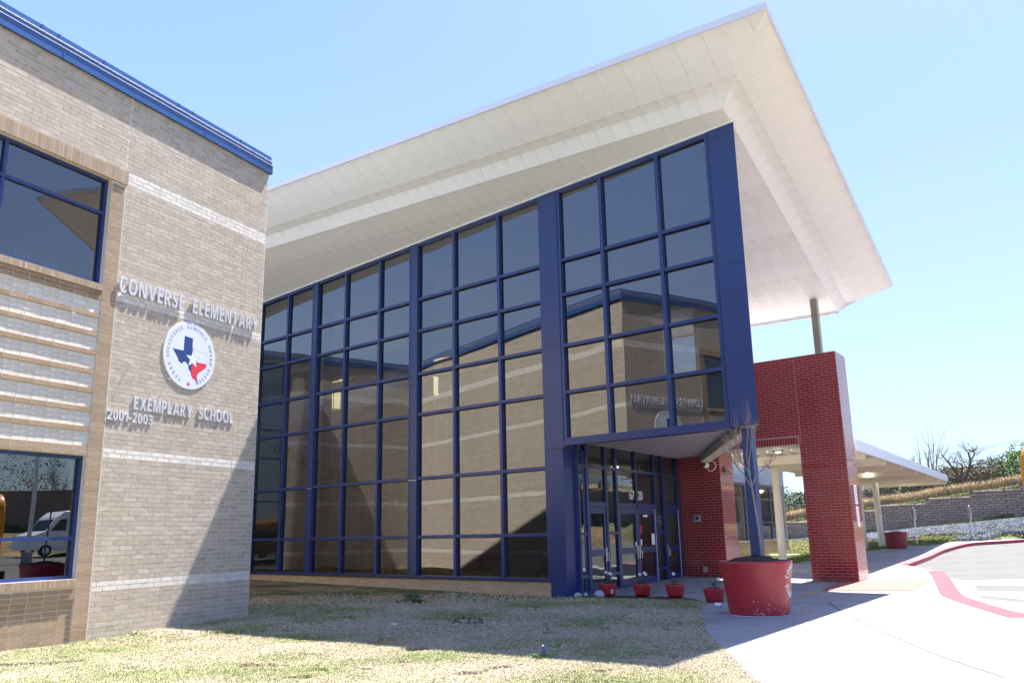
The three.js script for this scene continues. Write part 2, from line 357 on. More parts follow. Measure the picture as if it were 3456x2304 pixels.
function stripG(line, w, dy, hf = base0, h = 0, side = 0) { // ribbon along a line on the ground, with thickness h
  const gb = new GB(), L = [], R = [];
  line.forEach((p, i) => {
    const a = line[Math.max(0, i - 1)], b = line[Math.min(line.length - 1, i + 1)], l = Math.hypot(b[0] - a[0], b[1] - a[1]), nx = -(b[1] - a[1]) / l, nz = (b[0] - a[0]) / l;
    const f = s => V(p[0] + nx * s, hf(p[0], p[1]) + dy, p[1] + nz * s); L.push(f(w / 2 + side)); R.push(f(-w / 2 + side));
  });
  for (let i = 0; i + 1 < line.length; i++) {
    const dn = v => v.clone().setY(v.y - h);
    gb.quad(L[i], L[i + 1], R[i + 1], R[i], null, [line[i][0], line[i][1]]);
    if (h) { gb.quad(dn(L[i]), dn(L[i + 1]), L[i + 1], L[i]); gb.quad(R[i], R[i + 1], dn(R[i + 1]), dn(R[i])); if (i === 0) gb.quad(dn(R[0]), dn(L[0]), L[0], R[0]); if (i + 2 === line.length) gb.quad(dn(L[i + 1]), dn(R[i + 1]), R[i + 1], L[i + 1]); }
  }
  return gb.geo();
}
const smoothLine = (pts, n = 6) => { const c = new THREE.CatmullRomCurve3(pts.map(p => V(p[0], 0, p[1])), false, 'centripetal'); return c.getPoints((pts.length - 1) * n).map(p => [p.x, p.z]); };
const kerbS = smoothLine(kerbFar), rampS = smoothLine(rampEdge), apronS = smoothLine(apronEdge), lawnS = smoothLine(lawnEdge, 5);
function inPoly(p, poly) { let c = false; for (let i = 0, j = poly.length - 1; i < poly.length; j = i++) { const a = poly[i], b = poly[j]; if ((a[1] > p[1]) !== (b[1] > p[1]) && p[0] < (b[0] - a[0]) * (p[1] - a[1]) / (b[1] - a[1]) + a[0]) c = !c; } return c; }
const roadFar = [[34, 50], [45, 46], [60, 47], [80, 50], [97, 55]].map(([a, r]) => [Math.sin(a * D2R) * r, -Math.cos(a * D2R) * r]);
const roadPoly = [...kerbS.slice().reverse().map(p => p), ...roadFar, [58, 40], [5.6, 40], [5.8, 4], [6.6, -6], ...rampS.slice().reverse()];
const sx = p => { const q = BW(p[0], 0, p[1]); return [q.x, q.z]; };
const walkLeft = [zW(490, 1440), zW(745, 1400), zR(90, 825), zR(480, 770), zR(750, 765), zR(1050, 710), zR(1540, 620), zR(1740, 610)].map(p => g2(p));
const sidePoly = [[2.0, 40], ...lawnS, sx([0, -0.05]), sx([0.3, -1]), sx([-0.5, -6.9]), sx([1.2, -7.4]), ...walkLeft, ...kerbS, ...rampS, [6.7, -10], [5.7, -2], [5.5, 40]];
const lawnPoly = [[1.99, 40], ...lawnS, sx([0.1, 0.05]), sx([-22, -0.2]), [-40, -40], [-40, 40]];
{ // the large ground sheet
  const g = new THREE.BufferGeometry(), P = [], U = [], I = [], rs = [0.01], NA = 360;
  for (let r = 1; r < 700; r *= r < 12 ? 1.25 : r < 90 ? 1.028 : 1.2) if (Math.abs(r - 60) > 0.9) rs.push(r); rs.push(59.88, 60.3); rs.sort((a, b) => a - b);
  const roadMask = (x, z) => inPoly([x, z], roadPoly);
  rs.forEach((r0, j) => { for (let i = 0; i <= NA; i++) {
    const a = i / NA * 2 * Math.PI, dg = a / D2R > 200 ? a / D2R - 360 : a / D2R, r = r0 * (1 + (wallAt(dg)[0] / 60 - 1) * sstep(30, 55, r0) * (1 - sstep(66, 110, r0))), x = Math.sin(a) * r, z = -Math.cos(a) * r; const lower = roadMask(x, z) ? 0.45 : (inPoly([x, z], sidePoly) || inPoly([x, z], lawnPoly)) ? 0.10 : 0;
    P.push(x, terr(x, z) - lower, z); U.push(x, -z);
    if (j && i < NA) { const k = j * (NA + 1) + i; I.push(k, k - NA, k - NA - 1, k, k + 1, k - NA); }
  } });
  g.setAttribute('position', new THREE.Float32BufferAttribute(P, 3)); g.setAttribute('uv', new THREE.Float32BufferAttribute(U, 2)); g.setIndex(I); g.computeVertexNormals();
  if (g.attributes.normal.getY(20000) < 0) { const ix = g.index.array; for (let i = 0; i < ix.length; i += 3) { const t = ix[i]; ix[i] = ix[i + 1]; ix[i + 1] = t; } g.computeVertexNormals(); }
  structure('ground', g, M.hill);
}
structure('lawn', sheetG(lawnPoly, 0.03, 4), M.soil);
const walk = structure('sidewalk', sheetG(sidePoly, 0.045, 4), M.concrete);
structure('road', sheetG(roadPoly, -0.085, 4), M.asphalt);
{ // sloped concrete apron between the painted band and the asphalt
  const gb = new GB(), n = 40, at = (L, t) => { const f = t * (L.length - 1), i = Math.min(L.length - 2, Math.floor(f)), u = f - i; return [lerp(L[i][0], L[i + 1][0], u), lerp(L[i][1], L[i + 1][1], u)]; };
  for (let i = 0; i < n; i++) { const a = at(rampS, i / n), b = at(rampS, (i + 1) / n), c = at(apronS, (i + 1) / n), d = at(apronS, i / n), h = (p, y) => V(p[0], base0(...p) + y, p[1]); gb.quad(h(a, 0.044), h(b, 0.044), h(c, -0.082), h(d, -0.082), null, a); }
  const m = structure('ramp_apron', gb.geo(), M.concrete); m.material.side = THREE.DoubleSide;
}
structure('painted_kerb', stripG(kerbS, 0.36, 0.056, base0, 0.2), std(0.5, 0.085, 0.12, { roughness: 0.9, map: again(tConc, 0.6) }));
structure('painted_band', stripG(rampS, 0.42, 0.050, base0, 0, 0), M.pink).material.side = THREE.DoubleSide;
{ // joints of the sidewalk filled with sealant, yellow line, tactile paving
  const line = (pts, w, mat, name) => { const m = part(name, stripG(smoothLine(pts.map(p => g2(p))), w, 0.0485), mat, walk); m.material.side = THREE.DoubleSide; };
  line([zQ(1015, 390), zQ(1150, 480), zQ(1450, 625), zQ(1800, 775), zQ(2230, 924)], 0.032, M.sealant, 'joint');
  line([zQ(370, 800), zQ(450, 822), zQ(1200, 800), zQ(2352, 765)], 0.010, M.sealant, 'joint');
  line([zQ(900, 388), zQ(1015, 390), zQ(1500, 385)], 0.008, M.sealant, 'joint');
  line([zQ(740, 370), zQ(860, 338), zQ(960, 305), zQ(1180, 245)], 0.10, M.yellow, 'painted_line');
  const A = gnd(...zQ(1110, 235)), B = gnd(...zQ(1725, 232)), C = gnd(...zQ(1575, 308)), D = gnd(...zQ(955, 308));
  const at = (u, v) => A.clone().lerp(B, u).lerp(D.clone().lerp(C, u), v);
  for (let i = 0; i < 3; i++) for (let j = 0; j < 2; j++) {
    const u0 = i / 3 + 0.004, u1 = (i + 1) / 3 - 0.004, v0 = j / 2 + 0.006, v1 = (j + 1) / 2 - 0.006, gb = new GB(), c = [at(u0, v1), at(u1, v1), at(u1, v0), at(u0, v0)].map(p => p.clone().setY(base0(p.x, p.z) + 0.045));
    gb.hexa(c, c.map(p => p.clone().setY(p.y + 0.012)));
    const m = part('tactile_tile', gb.geo(), M.tactile, walk), dm = new GB();
    for (let a = 0; a < 14; a++) for (let b = 0; b < 14; b++) { const p = at(lerp(u0, u1, (a + 0.5) / 14), lerp(v0, v1, (b + 0.5) / 14)); p.y = base0(p.x, p.z) + 0.057; const s = 0.03; dm.hexa([V(p.x - s, p.y, p.z + s), V(p.x + s, p.y, p.z + s), V(p.x + s, p.y, p.z - s), V(p.x - s, p.y, p.z - s)], [V(p.x - s * 0.6, p.y + 0.006, p.z + s * 0.6), V(p.x + s * 0.6, p.y + 0.006, p.z + s * 0.6), V(p.x + s * 0.6, p.y + 0.006, p.z - s * 0.6), V(p.x - s * 0.6, p.y + 0.006, p.z - s * 0.6)]); }
    part('domes', dm.geo(), M.tactile, m).userData.kind = 'stuff';
  }
}
for (const q of [[[1090, 1097], [1744, 1078], [1744, 1145], [1190, 1142]], [[1245, 1205], [1744, 1210], [1744, 1285], [1275, 1238]], [[1318, 1280], [1744, 1318], [1744, 1378], [1452, 1402], [1385, 1342]]]) { // hatched crossing
  const p = q.map(a => { const r = zR(...a); return r; }).map(a => { const v = gnd(...a); return [v.x, v.z]; });
  if (p.length === 4 || p.length === 5) { const far = p.slice(); far[1] = [lerp(p[0][0], p[1][0], 2.2), lerp(p[0][1], p[1][1], 2.2)]; far[2] = [lerp(p[p.length - 1][0], p[2][0], 2.2), lerp(p[p.length - 1][1], p[2][1], 2.2)]; structure('painted_stripe', sheetG(far, -0.079, 4), M.stripe); }
}
const font = await new FontLoader().loadAsync('fonts/droid/droid_sans_bold.typeface.json');
const serif = await new FontLoader().loadAsync('fonts/droid/droid_serif_bold.typeface.json');
function letterG(ch, h, depth, f = font) { const g = new TextGeometry(ch, { font: f, size: h / 0.72, depth, curveSegments: 6, bevelEnabled: false }); g.computeBoundingBox(); return g; }
// ------------------------------------------------------------------ tan brick building with the school's name
const bA = thing('brick_school_building', 'tan brick school wing with blue metal coping and brown framed windows', 'building', KA.toArray(), phiOf(TA));
const WX0 = -7.38, WX1 = -3.80, WIN = [[5.61, 7.46], [0.975, 2.83]];
{
  const zt = 0.0188, holesA = WIN.map(([a, b]) => [WX0, WX1, a, b]);
  // solid wall round the openings
  const gb = new GB();
  const bay = (y0, y1) => { gb.box(-16, WX0, y0, y1, -0.3, zt, null, ''); gb.box(WX1, -3.516, y0, y1, -0.3, zt + 0.0055); };
  gb.box(-16, 0.0188, 7.46, 9.1, -0.3, zt); gb.box(-3.512, 0.0188, -0.3, 7.46, -0.3, zt);
  for (const [a, b] of [[-0.3, 0.975], [2.83, 5.61]]) { gb.box(WX0, WX1, a, b, -0.3, 0); bay(a, b); }
  for (const [a, b] of WIN) bay(a, b);
  const L = 0.2535, C = 0.0765, list = [];
  for (let r = 37; r < 72; r++) if (r < 39 || (r - 42) % 4 === 0 || r > 70) gb.box(WX0 + 0.002, WX1 - 0.01, Math.max(r * C, 2.84) + 0.001, r * C + C - (r === 37 ? 0 : 0.012), 0.0005, 0.0205, null, 'b');
  gb.box(WX0 + 0.002, WX1 - 0.01, 9 * C + 0.001, 0.864, 0.0005, 0.0225, null, 'b'); gb.box(WX0 + 0.002, WX1 - 0.01, 8 * C + 0.001, 9 * C, 0.0005, 0.0125, null, 'b');
  gb.box(-7.655, -3.505, 7.464, 7.693, zt + 0.0005, zt + 0.0285, null, 'b'); for (const y of [5.5, 0.865]) gb.box(WX0 + 0.001, WX1 - 0.004, y + 0.002, y + 0.106, 0.0005, 0.05, null, 'b');
  const wall = part('front_wall', gb.geo(), M.mortar, bA);
  const band = (r, x) => (r === 10 || r === 11 || r === 37 || r === 38 || r === 71 || r === 72 || (r >= 98 && r <= 100)) && x > -3.5;
  const joints = [[-0.643, -0.628, -1, 9.2], [-3.524, -3.508, -1, 9.2]];
  list.push(...courses(-3.512, 0.012, -0.08, 9.085, L, C, (r, q, x) => ({ k: band(r, x) ? 'white' : 'tan' }), { z: zt, p: 0.0018, holes: joints }));
  list.push(...courses(-16, -3.512, 7.70, 9.085, L, C, () => ({ k: 'tan' }), { z: zt, p: 0.0018, holes: joints }));
  list.push(...courses(-16, -7.66, -0.08, 7.70, L, C, () => ({ k: 'tan' }), { z: zt, p: 0.0018 }));
  // brown pilasters beside the windows
  for (const [a, b] of [[-3.79, -3.535], [-7.655, -7.40]]) list.push(...courses(a, b, -0.08, 7.455, 2, C, () => ({ k: 'brown' }), { z: zt + 0.0055, p: 0.002, off: -4.4, stack: true }));
  // striped stack-bond panel between the windows, brown courses standing proud
  const so = WX1 - 20 * L;
  list.push(...courses(WX0, WX1 - 0.008, 2.835, 5.5, L, C, r => (r < 39 || (r - 42) % 4 === 0 || r > 70) ? { k: 'brown', p: 0.022 } : { k: 'white', p: 0.0022 }, { z: 0, stack: true, off: so }));
  list.push(...courses(WX0, WX1 - 0.008, -0.08, 0.865, L, C, r => r > 8 ? { k: 'brown', p: 0.024 } : r === 8 ? { k: 'brown', p: 0.014 } : { k: 'brown', p: 0.0024 }, { z: 0, stack: true, off: so }));
  // soldier lintel and rowlock sills
  for (let x = -7.66; x < -3.52; x += C) list.push({ x0: x, x1: Math.min(x + C - 0.01, -3.503), y0: 7.462, y1: 7.695, z: zt, p: 0.03 + rr(-0.001, 0.001), k: 'brown', t: Math.floor(rnd() * 5) });
  for (const y of [5.5, 0.865]) for (let x = WX0; x < WX1 - 0.03; x += C) list.push({ x0: x, x1: Math.min(x + C - 0.012, WX1 - 0.003), y0: y, y1: y + 0.108, z: 0, p: 0.052 + rr(-0.002, 0.002), k: 'brown', t: Math.floor(rnd() * 5) });
  layBricks(list, wall, 'brick');
  // return walls round the forecourt, mirrored in the glass front
  const ret = part('return_wall', new GB().box(0, 15.2, -0.3, 9.1, -0.3, 0.0, null, 'f').box(0, 15.2, -0.3, 9.1, -0.05, 0.0168).geo(), M.mortar, bA); ret.rotation.y = Math.PI / 2; ret.position.set(0.002, 0, -0.3 + 0.3);
  ret.position.set(0.002, 0, -0.3);
  const bandC = r => (r === 10 || r === 11 || r === 37 || r === 38 || r === 71 || r === 72 || (r >= 98 && r <= 100));
  layBricks(courses(-0.3, 15.0, -0.08, 9.085, L, C, r => ({ k: bandC(r) ? 'white' : 'tan' }), { z: 0.0168, p: 0.0022 }), ret, 'brick', false, 0);
  const back = part('courtyard_wall', new GB().box(0.02, 6.2, -0.3, 9.1, -0.3, 0.0168).box(6.2, 11, -0.3, 0.4, -0.3, 0.0168).box(6.2, 11, 8.95, 9.1, -0.3, 0.0168).geo(), M.mortar, bA, [0, 0, -15.22]);
  layBricks(courses(0.03, 6.2, -0.08, 9.085, L, C, r => ({ k: bandC(r) ? 'white' : 'tan' }), { z: 0.0168, p: 0.0022 }), back, 'brick', false, 0);
  // tall dark glazing at the inner end of the courtyard
  const cg = part('courtyard_glazing', new GB().box(6.2, 11, 0.4, 0.48, -0.12, 0.06).box(6.2, 11, 8.87, 8.95, -0.12, 0.06).geo(), M.blue, back), gy = [0.48, 1.5, 3, 4.8, 6, 7.2, 8.87];
  for (let i = 0; i < 3; i++) { const x = 6.2 + i * 1.6; part('mullion', boxG(x, x + 0.08, 0.48, 8.87, -0.1, 0.055), M.blue, cg); for (let k = 0; k < 6; k++) { if (k) part('transom', boxG(x + 0.081, x + 1.599, gy[k] - 0.035, gy[k] + 0.035, -0.09, 0.05), M.blue, cg); part('pane', paneG(V(x + 0.08, gy[k], -0.02), V(x + 1.6, gy[k], -0.02), V(x + 1.6, gy[k + 1], -0.02), V(x + 0.08, gy[k + 1], -0.02)), glass, cg); } }
  part('courtyard_room', new GB().box(5.9, 11, -0.2, 0.03, -6, -0.31).box(5.9, 11, 8.95, 9.05, -6, -0.31).box(5.9, 11, 0.03, 8.95, -6.2, -6).box(5.7, 5.9, 0.03, 8.95, -6, -0.31).box(11, 11.2, 0.03, 8.95, -6, -0.02).geo(), M.inWall, back);
  // blue coping with two lips, their white colour standing in for sun glints
  const cop = new GB(), lip = new GB();
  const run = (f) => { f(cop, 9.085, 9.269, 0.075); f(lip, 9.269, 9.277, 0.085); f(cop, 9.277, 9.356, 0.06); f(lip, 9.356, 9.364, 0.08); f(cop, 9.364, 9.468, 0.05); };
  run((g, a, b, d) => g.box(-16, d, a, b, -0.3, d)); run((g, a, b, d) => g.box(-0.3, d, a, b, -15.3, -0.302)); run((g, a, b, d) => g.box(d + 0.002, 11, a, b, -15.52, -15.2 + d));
  const copM = part('coping', cop.geo(), M.blueCoping, bA); part('painted_glint_lip', lip.geo(), M.white, copM);
  for (const x of [-0.9, -2.55, -2.2, -4.2, -5.35, -5.05]) part('splice_plate', boxG(x, x + 0.035, 9.37, 9.474, 0.03, 0.056), M.blueCoping, copM); for (const x of [-1.9, -4.95]) part('splice_plate', boxG(x, x + 0.02, 9.09, 9.26, 0.06, 0.08), M.blueCoping, copM);
  part('flat_roof', new GB().box(-16, -0.32, 8.95, 9.02, -15.2, -0.32).geo(), M.roofTop, bA);
  part('end_wall', new GB().box(-16, -15.7, -0.3, 9.1, -15.2, -0.31).geo(), M.mortar, bA);
  part('rear_wall', new GB().box(-15.69, -0.01, -0.3, 9.1, -15.5, -15.21).geo(), M.mortar, bA);
  // windows
  for (const [wi, [a, b]] of WIN.entries()) {
    const fr = new GB(), zf = -0.07, t = 0.052, bar = wi ? 1.575 : 6.858;
    fr.box(WX0, WX1, a, a + t, zf - 0.09, zf).box(WX0, WX1, b - t, b, zf - 0.09, zf).box(WX1 - t, WX1, a + t, b - t, zf - 0.09, zf).box(WX0, WX0 + t, a + t, b - t, zf - 0.09, zf);
    const w = part('window', fr.geo(), M.blue, bA);
    part('transom', new GB().box(WX0 + t, WX1 - t, bar - 0.026, bar + 0.026, zf - 0.08, zf + 0.004).geo(), M.blue, w);
    part('mullion', new GB().box(-5.615, -5.563, a + t, b - t, zf - 0.085, zf + 0.001).geo(), M.blue, w);
    for (const [x0, x1] of [[WX0 + t, -5.615], [-5.563, WX1 - t]]) for (const [y0, y1] of [[a + t, bar - 0.026], [bar + 0.026, b - t]])
      part('pane', paneG(V(x0, y0, zf - 0.04), V(x1, y0, zf - 0.04), V(x1, y1, zf - 0.04), V(x0, y1, zf - 0.04), 0.001, 0.0006), wi ? glass : glassBlue, w);
    part('sill_flashing', new GB().box(WX0 + 0.002, WX1 - 0.002, a - 0.004, a + 0.003, zf + 0.0005, 0.03).geo(), M.alu, w);
    // the room behind, closed on all sides
    part('classroom', new GB().box(WX0 - 0.3, WX1 + 0.25, a - 0.5, a - 0.4, -4, -0.31).box(WX0 - 0.3, WX1 + 0.25, b + 0.3, b + 0.4, -4, -0.31).box(WX0 - 0.3, WX1 + 0.25, a - 0.4, b + 0.3, -4.1, -4).box(WX0 - 0.4, WX0 - 0.3, a - 0.5, b + 0.4, -4, -0.31).box(WX1 + 0.25, WX1 + 0.3, a - 0.5, b + 0.4, -4, -0.31).geo(), M.inWall, bA);
    if (wi) { const bl = new GB(); for (let y = a + 0.1; y < b - 0.05; y += 0.028) bl.box(WX0 + 0.06, WX1 - 0.07, y, y + 0.002, -0.215, -0.19); part('blind_slats', bl.geo(), M.white, w).userData.kind = 'stuff'; }
  }
  for (const [x, y] of [[-3.13, 4.42], [-2.3, 4.28], [-0.33, 4.02], [-4.3, 5.02], [-5.1, 4.9]]) part('banner_hook', new GB().tube(V(x, y, 0.01), V(x, y, 0.055), 0.006, 0.006, 6).box(x - 0.009, x + 0.009, y - 0.009, y + 0.009, 0.055, 0.062).geo(), M.white, bA);
}
{ // things lying on the inner sill of the upper window, seen through it
  const at = (x, y, z) => V(x, y, z).applyMatrix4(bA.matrixWorld);
  const b1 = thing('paper_model', 'pale paper castle standing behind the upper window sill', 'model', at(-5.0, 5.62, -0.5).toArray(), phiOf(TA));
  part('model_wall', new GB().box(-0.45, 0.0, 0, 0.24, 0, 0.02).box(0.0, 0.28, 0, 0.17, 0.05, 0.07).geo(), M.paper, b1); part('model_box', new GB().box(-0.1, 0.16, 0, 0.3, 0.09, 0.16).box(0.42, 0.66, 0, 0.26, 0.06, 0.1).geo(), std(0.35, 0.55, 0.75), b1);
}
// lettering on the tan wall
function lettering(name, label, runs, y0, h, depth, z0) {
  const t = thing(name, label, 'lettering', V(runs[0][1], y0, 0.0206).applyMatrix4(bA.matrixWorld).toArray(), phiOf(TA));
  for (const [txt, x0, x1] of runs) {
    const gs = [...txt].map(c => letterG(c === '–' ? '-' : c, h, depth)), wid = gs.map(g => g.boundingBox.max.x - g.boundingBox.min.x), tot = wid.reduce((a, b) => a + b, 0), gap = h * 0.2, sx = (x1 - x0 - gap * (gs.length - 1)) / tot;
    let x = x0 - runs[0][1];
    gs.forEach((g, i) => { g.translate(-g.boundingBox.min.x, 0, z0 + rr(0, 0.002)); g.scale(sx, 1, 1); g.translate(x, 0, 0); part('letter', g, M.letter, t); x += wid[i] * sx + gap; });
  }
  return t;
}
lettering('school_name_lettering', 'raised silver capital letters reading CONVERSE ELEMENTARY on the tan wall', [['CONVERSE', -3.50, -2.09], ['ELEMENTARY', -1.87, -0.13]], 5.578, 0.2, 0.024, 0.012);
lettering('award_lettering', 'raised silver letters reading EXEMPLARY SCHOOL below the round plaque', [['EXEMPLARY', -3.0, -1.715], ['SCHOOL', -1.55, -0.665]], 3.662, 0.157, 0.014, 0.002);
lettering('year_lettering', 'small raised silver numerals reading 2001-2003 on the tan wall', [['2001-2003', -3.5, -2.585]], 3.438, 0.118, 0.012, 0.002);
{ // round plaque, its print drawn on a canvas
  const S = 1024, cv = document.createElement('canvas'); cv.width = cv.height = S; const c = cv.getContext('2d');
  c.fillStyle = '#cdd2dc'; c.fillRect(0, 0, S, S);
  const px = (u, v) => [S * (0.5 + u), S * (0.5 + v)];
  const path = p => { c.beginPath(); p.forEach(([u, v], i) => i ? c.lineTo(...px(u, v)) : c.moveTo(...px(u, v))); c.closePath(); };
  const out = [[-0.125, -0.275], [0.035, -0.265], [0.035, -0.13], [0.075, -0.11], [0.11, -0.098], [0.15, -0.105], [0.19, -0.085], [0.235, -0.10], [0.275, -0.095], [0.315, -0.08], [0.318, 0.01], [0.335, 0.06], [0.335, 0.115], [0.30, 0.155], [0.245, 0.19], [0.195, 0.225], [0.165, 0.255], [0.155, 0.3], [0.175, 0.36], [0.15, 0.365], [0.09, 0.335], [0.055, 0.31], [0.03, 0.245], [-0.01, 0.205], [-0.035, 0.14], [-0.08, 0.105], [-0.125, 0.115], [-0.145, 0.15], [-0.205, 0.12], [-0.24, 0.06], [-0.295, 0.0], [-0.335, -0.05], [-0.13, -0.05]];
  c.save(); path(out); c.clip(); c.fillStyle = '#27407c'; c.fillRect(0, 0, S, S); c.fillStyle = '#cdd2dc'; c.fillRect(S * 0.545, 0, S, S); c.fillStyle = '#d2384a'; c.fillRect(S * 0.545, S * 0.575, S, S); c.restore();
  path(out); c.strokeStyle = '#4a5a78'; c.lineWidth = 3; c.stroke();
  const star = (u, v, r, col, st) => { c.beginPath(); for (let i = 0; i < 10; i++) { const a = -Math.PI / 2 + i * Math.PI / 5, q = i & 1 ? r * 0.4 : r; c[i ? 'lineTo' : 'moveTo'](...px(u + q * Math.cos(a), v + q * Math.sin(a))); } c.closePath(); c.fillStyle = col; c.fill(); if (st) { c.strokeStyle = st; c.lineWidth = 4; c.stroke(); } };
  star(0.06, 0.045, 0.145, '#d6dbe4', '#4a5a78'); star(0, 0.43, 0.045, '#cf3045');
  c.fillStyle = '#2c3c63'; c.font = 'bold 72px serif'; c.textAlign = 'center'; c.textBaseline = 'middle';
  const arc = (txt, a0, a1, r) => { [...txt].forEach((ch, i) => { const a = lerp(a0, a1, txt.length > 1 ? i / (txt.length - 1) : 0) * D2R; c.save(); c.translate(...px(Math.sin(a) * r, -Math.cos(a) * r)); c.rotate(a); c.fillText(ch, 0, 0); c.restore(); }); };
  arc('TEXAS', -156, -116, 0.42); arc('SUCCESSFUL', -100, -26, 0.42); arc('SCHOOLS', -9, 44, 0.42); arc('AWARD', 61, 98, 0.42); arc('SYSTEM', 113, 156, 0.42);
  const ct = new THREE.CanvasTexture(cv); ct.colorSpace = THREE.SRGBColorSpace; ct.anisotropy = 8;
  const t = thing('round_award_plaque', 'round white award plaque with blue and red state outline, on tan brick wall', 'plaque', V(-1.85, 4.785, 0.0206).applyMatrix4(bA.matrixWorld).toArray(), phiOf(TA));
  part('disc', new THREE.CylinderGeometry(0.62, 0.62, 0.012, 64).rotateX(Math.PI / 2).translate(0, 0, 0.006), M.white, t);
  part('printed_face', new THREE.CircleGeometry(0.616, 64).translate(0, 0, 0.0135), new THREE.MeshStandardMaterial({ map: ct, roughness: 0.45 }), t);
}
